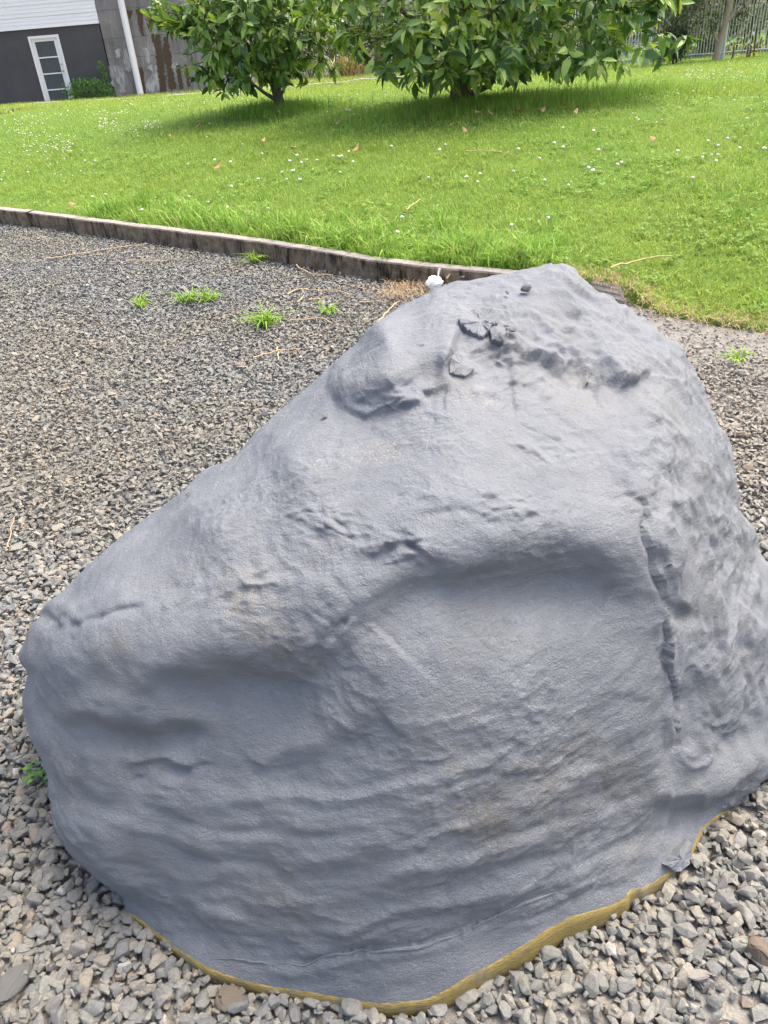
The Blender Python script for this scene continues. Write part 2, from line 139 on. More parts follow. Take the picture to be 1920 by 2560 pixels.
def box(bm, x0, x1, y0, y1, z0, z1, bev=0.0, mi=0):
    r = bmesh.ops.create_cube(bm, size=1)
    vs_ = r['verts']
    for v in vs_:
        v.co = Vector(((x0 + x1) / 2 + v.co.x * (x1 - x0), (y0 + y1) / 2 + v.co.y * (y1 - y0), (z0 + z1) / 2 + v.co.z * (z1 - z0)))
    fs = list({f for v in vs_ for f in v.link_faces})
    for f in fs: f.material_index = mi
    if bev:
        es = list({e for v in vs_ for e in v.link_edges})
        bmesh.ops.bevel(bm, geom=es, offset=bev, segments=1, affect='EDGES')

def box_obj(name, b, m, parent=None, bev=0.0, loc=None):
    bm = bmesh.new()
    box(bm, *b, bev=bev)
    return bm_obj(name, bm, m, parent, loc)

def tube_np(P, rad, n=6):
    """verts, quads of a tube along P"""
    P = np.asarray(P, float)
    rad = np.broadcast_to(np.asarray(rad, float), (len(P),))
    V, F = [], []
    for i in range(len(P)):
        t = P[min(i + 1, len(P) - 1)] - P[max(i - 1, 0)]
        t = t / (np.linalg.norm(t) + 1e-9)
        a = np.cross(t, (0, 0, 1) if abs(t[2]) < .9 else (1, 0, 0)); a /= np.linalg.norm(a)
        b = np.cross(t, a)
        for k in range(n):
            th = 2 * math.pi * k / n
            V.append(P[i] + rad[i] * (a * math.cos(th) + b * math.sin(th)))
    for i in range(len(P) - 1):
        for k in range(n):
            F.append((i * n + k, i * n + (k + 1) % n, (i + 1) * n + (k + 1) % n, (i + 1) * n + k))
    return np.array(V), np.array(F)

class Acc:
    """collects verts and same-size faces"""
    def __init__(s): s.V, s.F, s.n = [], [], 0
    def add(s, V, F):
        s.V.append(np.asarray(V)); s.F.append(np.asarray(F) + s.n); s.n += len(V)
    def get(s): return np.concatenate(s.V), np.concatenate(s.F)

def sst(a, b, x):
    t = np.clip((np.asarray(x, float) - a) / (b - a), 0, 1)
    return t * t * (3 - 2 * t)

_perm = np.random.default_rng(5).permutation(256)
_perm = np.concatenate([_perm, _perm, _perm])
_gr = np.random.default_rng(6).normal(size=(256, 3))
_gr /= np.linalg.norm(_gr, axis=1, keepdims=True)
def pnoise(p):
    p = np.asarray(p, float)
    i = np.floor(p).astype(int)
    f = p - i
    u = f * f * f * (f * (f * 6 - 15) + 10)
    i &= 255
    out = 0
    for dx in (0, 1):
        for dy in (0, 1):
            for dz in (0, 1):
                h = _perm[_perm[_perm[(i[:, 0] + dx) & 255] + ((i[:, 1] + dy) & 255)] + ((i[:, 2] + dz) & 255)]
                g = _gr[h]
                d = g[:, 0] * (f[:, 0] - dx) + g[:, 1] * (f[:, 1] - dy) + g[:, 2] * (f[:, 2] - dz)
                wx = u[:, 0] if dx else 1 - u[:, 0]
                wy = u[:, 1] if dy else 1 - u[:, 1]
                wz = u[:, 2] if dz else 1 - u[:, 2]
                out = out + d * wx * wy * wz
    return out
def fbm(p, o=4, g=.5):
    a, s = 0, 1.0
    for k in range(o):
        a = a + s * pnoise(np.asarray(p) * 2 ** k + 17.3 * k)
        s *= g
    return a

# ------------------------------------------------------------------ materials
class Mat:
    def __init__(s, name, rough=.9, spec=.3):
        s.m = bpy.data.materials.new(name)
        s.m.use_nodes = True
        s.t = s.m.node_tree
        s.b = s.t.nodes['Principled BSDF']
        s.b.inputs['Roughness'].default_value = rough
        s.b.inputs['Specular IOR Level'].default_value = spec
        s.tc = s.t.nodes.new('ShaderNodeTexCoord')
    def n(s, kind, **kw):
        x = s.t.nodes.new('ShaderNode' + kind)
        for k, v in kw.items():
            if k in ('blend_type', 'operation', 'data_type', 'feature', 'distance', 'noise_dimensions', 'interpolation'): setattr(x, k, v)
            else: x.inputs[k.replace('_', ' ')].default_value = v
        return x
    def l(s, a, b): s.t.links.new(a, b)
    def co(s, scale=(1, 1, 1), rot=(0, 0, 0), src='Object'):
        x = s.t.nodes.new('ShaderNodeMapping')
        x.inputs['Scale'].default_value = scale
        x.inputs['Rotation'].default_value = rot
        if src == 'World':
            g = s.t.nodes.new('ShaderNodeNewGeometry'); s.l(g.outputs['Position'], x.inputs[0])
        else: s.l(s.tc.outputs[src], x.inputs[0])
        return x.outputs[0]
    def noise(s, scale, detail=4, rough=.55, vec=None, dist=0.0):
        x = s.n('TexNoise', Scale=scale, Detail=detail, Roughness=rough, Distortion=dist)
        s.l(vec if vec is not None else s.co(), x.inputs['Vector'])
        return x.outputs[0]
    def voro(s, scale, vec=None, feature='F1'):
        x = s.n('TexVoronoi', Scale=scale, feature=feature)
        s.l(vec if vec is not None else s.co(), x.inputs['Vector'])
        return x
    def ramp(s, fac, stops, interp='LINEAR'):
        x = s.t.nodes.new('ShaderNodeValToRGB')
        x.color_ramp.interpolation = interp
        e = x.color_ramp.elements
        while len(e) < len(stops): e.new(.5)
        for i, (p, c) in enumerate(stops):
            e[i].position = p
            e[i].color = (*c, 1) if isinstance(c, tuple) else (c, c, c, 1)
        s.l(fac, x.inputs[0])
        return x.outputs[0]
    def mix(s, fac, a, b, mode='MIX'):
        x = s.t.nodes.new('ShaderNodeMix')
        x.data_type = 'RGBA'
        x.blend_type = mode
        for sock, v in ((x.inputs[0], fac), (x.inputs[6], a), (x.inputs[7], b)):
            if isinstance(v, (int, float)): sock.default_value = v
            elif isinstance(v, tuple): sock.default_value = (*v, 1)
            else: s.l(v, sock)
        return x.outputs[2]
    def math(s, op, a, b=None, c=None):
        x = s.t.nodes.new('ShaderNodeMath')
        x.operation = op
        for i, v in enumerate((a, b, c)):
            if v is None: continue
            if isinstance(v, (int, float)): x.inputs[i].default_value = v
            else: s.l(v, x.inputs[i])
        return x.outputs[0]
    def color(s, v):
        if isinstance(v, tuple): s.b.inputs['Base Color'].default_value = (*v, 1)
        else: s.l(v, s.b.inputs['Base Color'])
        return s
    def bump(s, h, strength, dist, prev=None):
        x = s.n('Bump', Strength=strength, Distance=dist)
        s.l(h, x.inputs['Height'])
        if prev is not None: s.l(prev, x.inputs['Normal'])
        s.l(x.outputs[0], s.b.inputs['Normal'])
        return x.outputs[0]
    def translucent(s, colr, fac):
        tr = s.t.nodes.new('ShaderNodeBsdfTranslucent')
        if isinstance(colr, tuple): tr.inputs[0].default_value = (*colr, 1)
        else: s.l(colr, tr.inputs[0])
        mx = s.t.nodes.new('ShaderNodeMixShader')
        mx.inputs[0].default_value = fac
        s.l(s.b.outputs[0], mx.inputs[1]); s.l(tr.outputs[0], mx.inputs[2])
        s.l(mx.outputs[0], s.t.nodes['Material Output'].inputs[0])
        return s
    def rand(s, island):
        if island:
            return s.t.nodes.new('ShaderNodeNewGeometry').outputs['Random Per Island']
        return s.t.nodes.new('ShaderNodeObjectInfo').outputs['Random']

def plain(name, c, rough=.9, var=.12, scale=30, spec=.3, bs=.2):
    m = Mat(name, rough, spec)
    n = m.noise(scale)
    m.color(m.mix(n, tuple(x * (1 - var) for x in c), tuple(min(1, x * (1 + var)) for x in c)))
    m.bump(n, bs, .003)
    return m.m

# painted boulder
def rock_mat():
    m = Mat('painted_shell', .62, .35)
    P = m.co()
    big = m.noise(3.2, 4, .6, P)
    med = m.noise(13, 5, .65, P, .4)
    fine = m.noise(300, 3, .7, P)
    c = m.ramp(big, [(.30, (.112, .126, .139)), (.52, (.140, .152, .161)), (.72, (.160, .167, .168))])
    c = m.mix(m.ramp(med, [(.35, 0.0), (.68, .75)]), c, (.178, .192, .206))
    # brushed, thinner paint: dark pinholes and faint warm wear
    pv = m.co((1, 1, 2.2))
    pin = m.noise(95, 4, .75, pv, .6)
    c = m.mix(m.ramp(pin, [(.60, 0.0), (.74, .5)]), c, (.085, .087, .090))
    wear = m.math('MULTIPLY', m.ramp(m.noise(5.5, 3, .6, P), [(.52, 0.0), (.72, 1.0)]), m.ramp(m.noise(60, 4, .7, P), [(.45, 0.0), (.65, .5)]))
    c = m.mix(wear, c, (.168, .155, .124))
    cols = [(.085, .066, .036), (.20, .178, .13), (.48, .40, .28)]
    for (p, r, k) in STAIN:
        d = m.n('VectorMath', operation='DISTANCE') if False else m.t.nodes.new('ShaderNodeVectorMath')
        d.operation = 'DISTANCE'
        m.l(P, d.inputs[0]); d.inputs[1].default_value = p
        near = m.math('SUBTRACT', 1.0, m.math('DIVIDE', d.outputs['Value'], r))
        near = m.math('MAXIMUM', near, 0.0)
        brk = m.ramp(m.noise([45, 55, 220][k], 4, .75, P), [([.38, .42, .56][k], 0.0), ([.66, .66, .68][k], 1.0)])
        fac = m.math('MULTIPLY', m.math('MINIMUM', m.math('MULTIPLY', near, [.9, .8, 1.6][k]), [.30, .50, .85][k]), brk)
        c = m.mix(fac, c, cols[k])
    m.color(c)
    m.l(m.ramp(med, [(.3, .5), (.7, .78)]), m.b.inputs['Roughness'])
    wr = m.noise(125, 5, .7, m.co((1, 1, 1.6)), .6)
    h = m.math('ADD', m.math('MULTIPLY', wr, 1.0), m.math('MULTIPLY', fine, .35))
    b1 = m.bump(h, .8, .0065)
    return m.m

def gravel_mat(name, island):
    m = Mat(name, .92, .25)
    r = m.rand(island)
    c = m.ramp(r, [(0, (0.192, 0.191, 0.171)), (.14, (0.225, 0.220, 0.191)), (.26, (0.169, 0.171, 0.160)), (.38, (0.238, 0.227, 0.194)), (.50, (0.202, 0.203, 0.182)), (.60, (0.248, 0.233, 0.194)), (.68, (0.179, 0.180, 0.167)),
                   (.80, (0.218, 0.216, 0.192)), (.88, (0.264, 0.237, 0.188)), (.93, (0.149, 0.150, 0.143)), (.972, (0.248, 0.204, 0.161)), (.992, (0.373, 0.359, 0.326))], 'CONSTANT')
    P = m.co(src='World')
    n = m.noise(190, 4, .7, P)
    far = m.ramp(m.noise(.9, 2, .5, P), [(.35, (.94, .97, 1.03)), (.65, (1.03, 1.0, .93))])
    c = m.mix(1.0, c, far, 'MULTIPLY')
    c = m.mix(1.0, c, (.92, .92, .91), 'MULTIPLY')
    sx = m.t.nodes.new('ShaderNodeSeparateXYZ'); m.l(P, sx.inputs[0])
    c = m.mix(m.math('MULTIPLY', m.ramp(m.math('MULTIPLY', sx.outputs['X'], .4), [(.34, 0.0), (.56, 1.0)]), m.ramp(m.math('MULTIPLY', sx.outputs['Y'], .2), [(.24, 0.0), (.46, .55)])), c, (.30, .265, .215))
    c = m.mix(1.0, c, m.ramp(n, [(.25, .68), (.75, 1.28)]), 'MULTIPLY')
    m.color(c)
    m.bump(m.noise(260, 5, .75, P), .8, .0025)
    return m.m

def ground_mat():
    m = Mat('gravel_dirt', .95, .1)
    n = m.noise(9, 6, .7)
    s = m.voro(190)
    c = m.ramp(n, [(.3, (.165, .163, .150)), (.6, (.205, .198, .178)), (.80, (.25, .21, .15))])
    c = m.mix(m.ramp(s.outputs['Distance'], [(.25, .55), (.5, .0)]), c, (.22, .20, .16))
    m.color(c)
    m.bump(s.outputs['Distance'], .6, .004)
    return m.m

def lawn_mat():
    m = Mat('lawn_soil', .95, .1)
    P = m.co(src='World')
    n = m.noise(60, 5, .7, P)
    b = m.noise(.8, 3, .6, P)
    c = m.ramp(n, [(.3, (.055, .10, .016)), (.7, (.13, .23, .035))])
    c = m.mix(m.ramp(b, [(.4, 0.0), (.7, .3)]), c, (.20, .28, .06))
    m.color(c)
    m.bump(n, 1.0, .02)
    return m.m

def grass_mat(name, a, b, dry=.05):
    m = Mat(name, .6, .25)
    r = m.rand(True)
    P = m.co(src='World')
    c = m.mix(r, a, b)
    c = m.mix(m.ramp(r, [(1 - dry - .001, 0.0), (1 - dry, 1.0)], 'CONSTANT'), c, (.42, .36, .16))
    patch = m.noise(.75, 4, .6, P)
    c = m.mix(m.ramp(patch, [(.36, 0.0), (.66, .55)]), c, (a[0] * 1.5, a[1] * 1.12, a[2] * 1.1))
    p2 = m.noise(5, 3, .6, P)
    c = m.mix(1.0, c, m.ramp(p2, [(.3, .78), (.7, 1.16)]), 'MULTIPLY')
    m.color(c)
    m.translucent(c, .38)
    return m.m

def leaf_mat(name, island, stops, tr=.22, rough=.42):
    m = Mat(name, rough, .45)
    c = m.ramp(m.rand(island), stops)
    m.color(c)
    m.translucent(m.mix(1.0, c, (1.5, 1.5, .7), 'MULTIPLY'), tr)
    return m.m

CIT = [(0, (.040, .088, .022)), (.3, (.085, .165, .034)), (.6, (.150, .255, .050)), (.8, (.235, .35, .070)), (.94, (.33, .44, .10)), (1.0, (.40, .44, .13))]
CIB = [(0, (.16, .28, .05)), (.5, (.25, .38, .07)), (.85, (.36, .45, .10)), (1.0, (.44, .44, .12))]
OLV = [(0, (.060, .075, .040)), (.5, (.105, .125, .065)), (1.0, (.18, .20, .11))]
DRK = [(0, (.028, .045, .020)), (.6, (.065, .092, .036)), (1.0, (.14, .16, .07))]
BSH = [(0, (.04, .12, .02)), (.6, (.09, .22, .035)), (1.0, (.17, .32, .05))]

def timber_mat(name, grey):
    m = Mat(name, .95, .15)
    g = m.co((1, 1, 1))
    up_ = m.t.nodes.new('ShaderNodeNewGeometry')
    sx = m.t.nodes.new('ShaderNodeSeparateXYZ'); m.l(up_.outputs['Normal'], sx.inputs[0])
    top = m.ramp(sx.outputs['Z'], [(.5, 0.0), (.8, 1.0)])
    face = m.ramp(m.noise(14, 5, .65, m.co((1, 1, 1.3))), [(.3, (.11, .08, .05)), (.55, (.22, .17, .115)), (.75, (.31, .25, .175))])
    st = m.noise(3.4, 4, .7, m.co((3.2, 3.2, .7)))
    st2 = m.noise(11, 4, .7, m.co((2.4, 2.4, .55)))
    dark = m.math('MULTIPLY', m.ramp(st, [(.46, 0.0), (.60, 1.0)]), m.ramp(st2, [(.40, 0.1), (.56, .95)]))
    face = m.mix(dark, face, (.022, .018, .014))
    tp = m.ramp(m.noise(30, 4, .7, m.co((1, 1, 1))), [(.3, (.20, .18, .155)), (.7, (.34, .31, .275))])
    if grey: face = m.mix(.85, face, m.ramp(m.noise(40, 4, .7, m.co((1, 1, 3))), [(.32, (.14, .12, .09)), (.5, (.36, .31, .25)), (.75, (.50, .45, .37))]))
    m.color(m.mix(top, face, tp))
    m.bump(m.noise(50, 5, .7, m.co((1, 1, .4))), .7, .006)
    return m.m

M = {}
M['rock'] = rock_mat()
M['rim'] = None
def _rim():
    m = Mat('fibreglass_edge', .8, .3)
    n = m.noise(60, 4, .6, m.co((1, 1, 6)))
    c = m.ramp(n, [(.3, (.17, .125, .04)), (.6, (.30, .225, .07)), (.8, (.36, .28, .10))])
    c = m.mix(m.ramp(m.noise(16, 4, .7), [(.50, 0.0), (.68, .8)]), c, (.12, .115, .10))
    m.color(c); m.bump(n, .8, .004)
    return m.m
M['rim'] = _rim()
M['stone'] = gravel_mat('crushed_stone', False)
M['stones'] = gravel_mat('crushed_stone_bed', True)
M['tanstone'] = plain('tan_stone', (.225, .185, .14), .9, .5, 110, .25, .9)
M['greystone'] = plain('grey_stone', (.17, .17, .155), .9, .5, 110, .25, .9)
M['whitestone'] = plain('white_stone', (.33, .31, .27), .9, .4, 110, .25, .8)
M['dirt'] = ground_mat()
M['soil'] = lawn_mat()
M['grass'] = grass_mat('lawn_blade', (.215, .335, .050), (.38, .485, .098), .03)
M['longgrass'] = grass_mat('long_blade', (.160, .320, .040), (.310, .470, .085), .06)
M['drygrass'] = grass_mat('dry_blade', (.40, .32, .17), (.52, .42, .25), .0)
M['clover'] = grass_mat('clover_leaf', (.13, .26, .04), (.24, .38, .075), .0)
M['tuft'] = grass_mat('weed_blade', (.16, .32, .04), (.28, .43, .07), .05)
M['straw'] = plain('dry_straw', (.50, .36, .20), .9, .25, 40)
M['stem'] = plain('green_stem', (.16, .26, .06), .8, .2, 40)
M['petal'] = plain('white_petal', (.60, .56, .50), .8, .15, 300)
M['scrap'] = plain('white_scrap', (.92, .92, .90), .8, .02, 60)
M['deadleaf'] = plain('dead_leaf', (.36, .22, .12), .85, .35, 50)
M['timber'] = timber_mat('weathered_timber', False)
M['timber2'] = timber_mat('split_grey_timber', True)
M['cit1'] = leaf_mat('citrus_leaf', False, CIT)
M['cib1'] = leaf_mat('young_citrus_leaf', False, CIB, .3)
M['cib2'] = leaf_mat('young_citrus_leaves', True, CIB, .3)
M['cit2'] = leaf_mat('citrus_leaves', True, CIT)
M['olive'] = leaf_mat('grey_green_leaves', True, OLV, .15, .6)
M['dark'] = leaf_mat('dark_leaves', True, DRK, .1, .6)
M['bush'] = leaf_mat('bright_weed_leaves', True, BSH, .25, .6)
M['flax'] = leaf_mat('flax_leaves', True, [(0, (.10, .14, .04)), (.5, (.26, .26, .08)), (1, (.42, .20, .09))], .2, .5)
M['yellow'] = plain('yellow_petal', (.70, .50, .04), .7, .1, 50)
M['ylf'] = plain('yellow_leaf', (.55, .38, .10), .7, .25, 40)
M['bark'] = plain('grey_bark', (.13, .105, .075), .95, .35, 25)
M['pinkbark'] = plain('pale_bark', (.34, .255, .19), .95, .3, 25)
M['steel'] = plain('galvanised_steel', (.55, .56, .55), .6, .1, 20)

# ------------------------------------------------------------------ terrain
NX, NY = .599, .801
KX, KY = -3.35, 7.73
_d = np.linspace(0, 60, 1201)
_z = np.interp(_d, [0, 1, 2.5, 4, 6, 9, 12, 15, 30, 60], [0, .07, .21, .32, .31, .19, .06, 0, -.05, -.2])
for _ in range(60): _z[1:-1] = (_z[:-2] + 2 * _z[1:-1] + _z[2:]) / 4
_z -= _z[0]
def lawn_h(x, y):
    x = np.asarray(x, float); y = np.asarray(y, float)
    d = (x - KX) * NX + (y - KY) * NY
    s = (x - KX) * NY - (y - KY) * NX
    dd = np.clip(d, 0, 60)
    e = .115 - .10 * sst(5.75, 6.2, s)
    e = .115 + (e - .115) * (1 - sst(0, 1.2, dd))
    return e + np.interp(dd, _d, _z) - .034 * np.clip(y - 14, 0, 30)

# lawn edge: behind the kerb timbers, then the ragged edge where they end
EDGE = np.array([(KERB1[0][0] - 3.0, KERB1[0][1] + 2.2)] + [p[:2] for p in KERB1] + [p[:2] for p in KERB2[1:]] + [(1.08, 4.28), (1.30, 4.17), (1.44, 4.08), (1.52, 3.93), (1.72, 3.72), (1.95, 3.53), (2.3, 3.2), (3.0, 2.6), (6.0, 0.4), (14, -5.5)])
off = np.array((NX, NY)) * np.interp(np.arange(len(EDGE)), [0, 14, 17, 18, len(EDGE)], [.07, .07, .05, .0, .0])[:, None]
LEDGE = EDGE + off
seg = np.r_[0, np.cumsum(np.linalg.norm(np.diff(LEDGE, axis=0), axis=1))]
tt = np.unique(np.r_[np.linspace(0, seg[-1], 150), np.linspace(seg[2], seg[-3], 160)])
ex, ey = np.interp(tt, seg, LEDGE[:, 0]), np.interp(tt, seg, LEDGE[:, 1])
rows = np.r_[-.0, .03, np.linspace(.1, 8, 70), np.linspace(8.3, 24, 60), 28, 34, 45, 70, 120]
gx = ex[None] + NX * rows[:, None]; gy = ey[None] + NY * rows[:, None]
gz = lawn_h(gx, gy)
p3 = np.c_[gx.ravel(), gy.ravel(), 0 * gx.ravel()]
gz = gz + (fbm(p3 * 1.3, 3) * .03 + fbm(p3 * 6, 2) * .008).reshape(gz.shape) * sst(0, .5, rows)[:, None]
gz[0] -= .14
nr, nc = gx.shape
idx = np.arange(nr * nc).reshape(nr, nc)
F = np.stack([idx[:-1, :-1], idx[:-1, 1:], idx[1:, 1:], idx[1:, :-1]], -1).reshape(-1, 4)
lawn = tag(link('lawn', me_np('lawn', np.c_[gx.ravel(), gy.ravel(), gz.ravel()], F, M['soil'], True)), 'bright green lawn rising gently behind the timber kerb', kind='structure')

def edge_dist(x, y):
    """distance behind (+) or in front (-) of the lawn edge, along the kerb normal"""
    x = np.asarray(x, float); y = np.asarray(y, float)
    s = x * NY - y * NX
    es = LEDGE[:, 0] * NY - LEDGE[:, 1] * NX
    ed = LEDGE[:, 0] * NX + LEDGE[:, 1] * NY
    return x * NX + y * NY - np.interp(s, es, ed)

# gravel ground: one sheet out to the horizon, dropped below the lawn
xs = np.unique(np.r_[-150, -80, -40, -20, np.linspace(-10, 8, 160), 20, 40, 80, 150]); ys = np.unique(np.r_[-60, -20, -6, np.linspace(-2, 12, 150), 20, 40, 80, 160])
GX, GY = np.meshgrid(xs, ys)
q3 = np.c_[GX.ravel(), GY.ravel(), 0 * GX.ravel()]
ed = edge_dist(GX, GY)
GZ = (fbm(q3 * 1.1, 3) * .010).reshape(GX.shape) - .010 - sst(.1, .9, ed) * .6 - sst(3, 14, ed) * 1.2
idx = np.arange(GX.size).reshape(GX.shape)
F = np.stack([idx[:-1, :-1], idx[:-1, 1:], idx[1:, 1:], idx[1:, :-1]], -1).reshape(-1, 4)
gravel = tag(link('gravel_ground', me_np('gravel_ground', np.c_[GX.ravel(), GY.ravel(), GZ.ravel()], F, M['dirt'], True)), 'grey crushed gravel over tan dirt in front of the kerb', kind='structure')

# ------------------------------------------------------------------ boulder
def boulder_survey():
    """radius of the boulder in every direction from its middle, built up from measured outline, depths, ledges, cracks and bulges"""
    F=1950.;P=np.radians(32.8);R=np.radians(4.8);H=1.45
    fw=np.array([0,np.cos(P),-np.sin(P)]);r0=np.array([1.,0,0]);u0=np.array([0,np.sin(P),np.cos(P)])
    rt=np.cos(R)*r0-np.sin(R)*u0; up=np.cos(R)*u0+np.sin(R)*r0
    C=np.array([0,0,H])
    def ray(px,py):
        px=np.asarray(px,float);py=np.asarray(py,float)
        return (fw+ ((px-960)/F)[...,None]*rt - ((py-1280)/F)[...,None]*up)
    def onz(px,py,z=0.):
        d=ray(px,py); t=(z-H)/d[...,2]; return C+d*t[...,None]
    def ony(px,py,y):
        d=ray(px,py); t=y/d[...,1]; return C+d*t[...,None]
    def proj(p):
        q=np.asarray(p)-C; z=q@fw; return np.stack([960+F*(q@rt)/z,1280-F*(q@up)/z],-1),z
    G=3
    X0,Y0,X1,Y1=-60,580,2130,2640
    gx,gy=np.meshgrid(np.arange(X0,X1,G,dtype=float),np.arange(Y0,Y1,G,dtype=float))
    silA=[(1410,663),(1377,663),(1331,670),(1289,679),(1227,694),(1140,708),(1088,723),(1042,746),(1007,764),(949,804),(897,851),(845,900),(816,926),(799,943),(741,995),(683,1042),(625,1099),(590,1140),(567,1157),(527,1169),(509,1180),(463,1227),(405,1267),(347,1308),(289,1354),(231,1406),(174,1464),(127,1499),(106,1522),(102,1546),(87,1557),(70,1584),(62,1608),(50,1636),(54,1657),(72,1682),(65,1706),(56,1744),(57,1798),(58,1847),(73,1877),(89,1907),(108,1945),(112,1972),(125,2010),(130,2074),(156,2126),(191,2160),(231,2195),(266,2221),(301,2253)]
    rim=[(324,2296),(333,2303),(376,2331),(417,2363),(463,2398),(503,2424),(556,2441),(602,2455),(671,2470),(752,2482),(822,2493),(891,2508),(960,2513),(1018,2509),(1064,2505),(1110,2484),(1180,2441),(1238,2415),(1307,2372),(1365,2331),(1423,2299),(1481,2282),(1539,2265),(1597,2236),(1631,2215),(1678,2184),(1724,2140),(1759,2103),(1788,2062)]
    rimo=[(326,2299),(333,2308),(376,2340),(417,2374),(463,2415),(503,2441),(556,2458),(602,2470),(671,2484),(752,2499),(822,2508),(891,2519),(960,2531),(1018,2528),(1064,2522),(1116,2505),(1180,2473),(1238,2438),(1307,2406),(1365,2369),(1423,2337),(1481,2314),(1539,2288),(1597,2259),(1637,2230),(1678,2195),(1730,2149),(1764,2114),(1788,2074)]
    silB=[(1811,2039),(1851,2010),(1886,1981),(1920,1949),(1960,1915),(2000,1860),(2030,1780),(2032,1680),(2015,1580),(1985,1500),(1955,1448),(1920,1415),(1902,1400),(1896,1390),(1887,1371),(1889,1343),(1878,1314),(1860,1292),(1844,1274),(1847,1241),(1838,1212),(1832,1176),(1827,1140),(1823,1120),(1812,1087),(1794,1066),(1781,1033),(1766,1000),(1755,972),(1738,946),(1725,914),(1712,894),(1701,875),(1686,857),(1668,844),(1651,833),(1629,816),(1610,801),(1590,788),(1572,779),(1559,765),(1540,754),(1515,738),(1492,722),(1478,710),(1470,704),(1452,694),(1443,688),(1434,673),(1422,670)]
    poly=np.array(silA+rim+silB,float)
    def segdist(P,pad=None):
        """distance, side and position along a polyline; with pad only in a window round it"""
        P=np.array(P,float)
        if pad is None: win=(slice(None),slice(None))
        else:
            i0=int(max(0,(P[:,0].min()-pad-X0)//G));i1=int((P[:,0].max()+pad-X0)//G)+2
            j0=int(max(0,(P[:,1].min()-pad-Y0)//G));j1=int((P[:,1].max()+pad-Y0)//G)+2
            win=(slice(j0,j1),slice(i0,i1))
        wx,wy=gx[win],gy[win]
        best=np.full(wx.shape,1e9);side=np.zeros(wx.shape);par=np.zeros(wx.shape)
        n=len(P)-1
        for i in range(n):
            a=P[i];d=P[i+1]-a
            t=np.clip(((wx-a[0])*d[0]+(wy-a[1])*d[1])/(d**2).sum(),0,1)
            D=np.hypot(wx-a[0]-t*d[0],wy-a[1]-t*d[1]);m=D<best-1e-9
            best[m]=D[m];side[m]=np.sign(d[0]*(wy-a[1])-d[1]*(wx-a[0]))[m];par[m]=((i+t)/n)[m]
        return best,side,par,win
    def inside(poly):
        x,y=gx,gy;c=np.zeros(x.shape,bool);n=len(poly)
        for i in range(n):
            a=poly[i];b=poly[(i+1)%n]
            if a[1]==b[1]:continue
            m=((a[1]>y)!=(b[1]>y))&(x<(b[0]-a[0])*(y-a[1])/(b[1]-a[1])+a[0])
            c^=m
        return c
    ins=inside(poly)
    dall,_,_,_=segdist(np.vstack([poly,poly[:1]]))
    sdf=np.where(ins,dall,-dall)
    dA,_,_,_=segdist(np.array(silB+silA))   # silhouettes only (silB joins silA at the peak)
    def smooth(a,n):
        for _ in range(n):
            p=np.pad(a,1,mode='edge'); a=(p[:-2,1:-1]+p[2:,1:-1]+p[1:-1,:-2]+p[1:-1,2:]+4*p[1:-1,1:-1])/8
        return a
    # ---- control depths (world Y)
    cp=[]
    def gY(px,py,z=0.): return float(onz(px,py,z)[1])
    for (a,b),(c,d) in zip(rim,rimo):
        g=onz(c,d,float(np.interp(c,[330,960,1150,1500,1790],[.010,.012,.018,.021,.012]))); cp.append((a,b,float(g[1])+.004))
    I=[(960,2380,.705),(960,2200,.74),(960,2000,.79),(960,1800,.845),(960,1650,.885),(960,1500,.95),(960,1360,1.01),(960,1200,1.13),(960,1050,1.28),(960,930,1.41),(960,830,1.55),
    (1250,2330,.735),(1250,2200,.755),(1250,2000,.80),(1250,1800,.855),(1250,1600,.93),(1250,1450,.988),(1250,1330,1.0),(1250,1200,1.1),(1250,1100,1.2),(1250,950,1.36),(1250,850,1.48),(1250,750,1.62),
    (1400,2150,.80),(1400,2000,.83),(1400,1800,.885),(1400,1600,.96),(1400,1450,1.018),(1400,1330,1.03),(1400,1200,1.13),(1400,1000,1.33),(1400,850,1.52),(1400,730,1.66),
    (1550,2100,.86),(1550,1900,.90),(1550,1700,.95),(1550,1500,1.02),(1550,1370,1.04),(1550,1200,1.15),(1550,1000,1.36),(1550,850,1.56),
    (1640,2100,.885),(1650,1900,.935),(1650,1700,.98),(1650,1500,1.03),(1650,1350,1.07),(1650,1150,1.22),(1650,1000,1.38),
    (1750,1150,1.32),(1750,1300,1.2),(1750,1450,1.12),(1750,1600,1.07),(1750,1800,1.01),(1750,1960,.965),
    (1850,1500,1.19),(1850,1700,1.1),(1850,1880,1.05),(1930,1600,1.21),(1930,1800,1.12),
    (500,1300,1.235),(500,1400,1.13),(500,1500,1.04),(500,1620,.97),(500,1720,.958),(500,1850,.925),(500,2000,.875),(500,2200,.82),(500,2330,.79),
    (350,1420,1.22),(350,1550,1.06),(350,1680,.99),(350,1850,.95),(350,2000,.905),(350,2150,.865),
    (250,1490,1.18),(250,1600,1.06),(250,1700,1.03),(250,1850,.98),(250,2000,.935),(250,2130,.885),
    (130,1650,1.11),(130,1800,1.07),(130,1930,1.03),
    (700,1120,1.34),(700,1250,1.17),(700,1400,1.05),(700,1550,.965),(720,1760,.92),(720,1950,.85),(720,2150,.785),(720,2350,.735),
    (850,1000,1.43),(850,1150,1.22),(850,1300,1.07),(1000,850,1.54),(1100,760,1.65)]
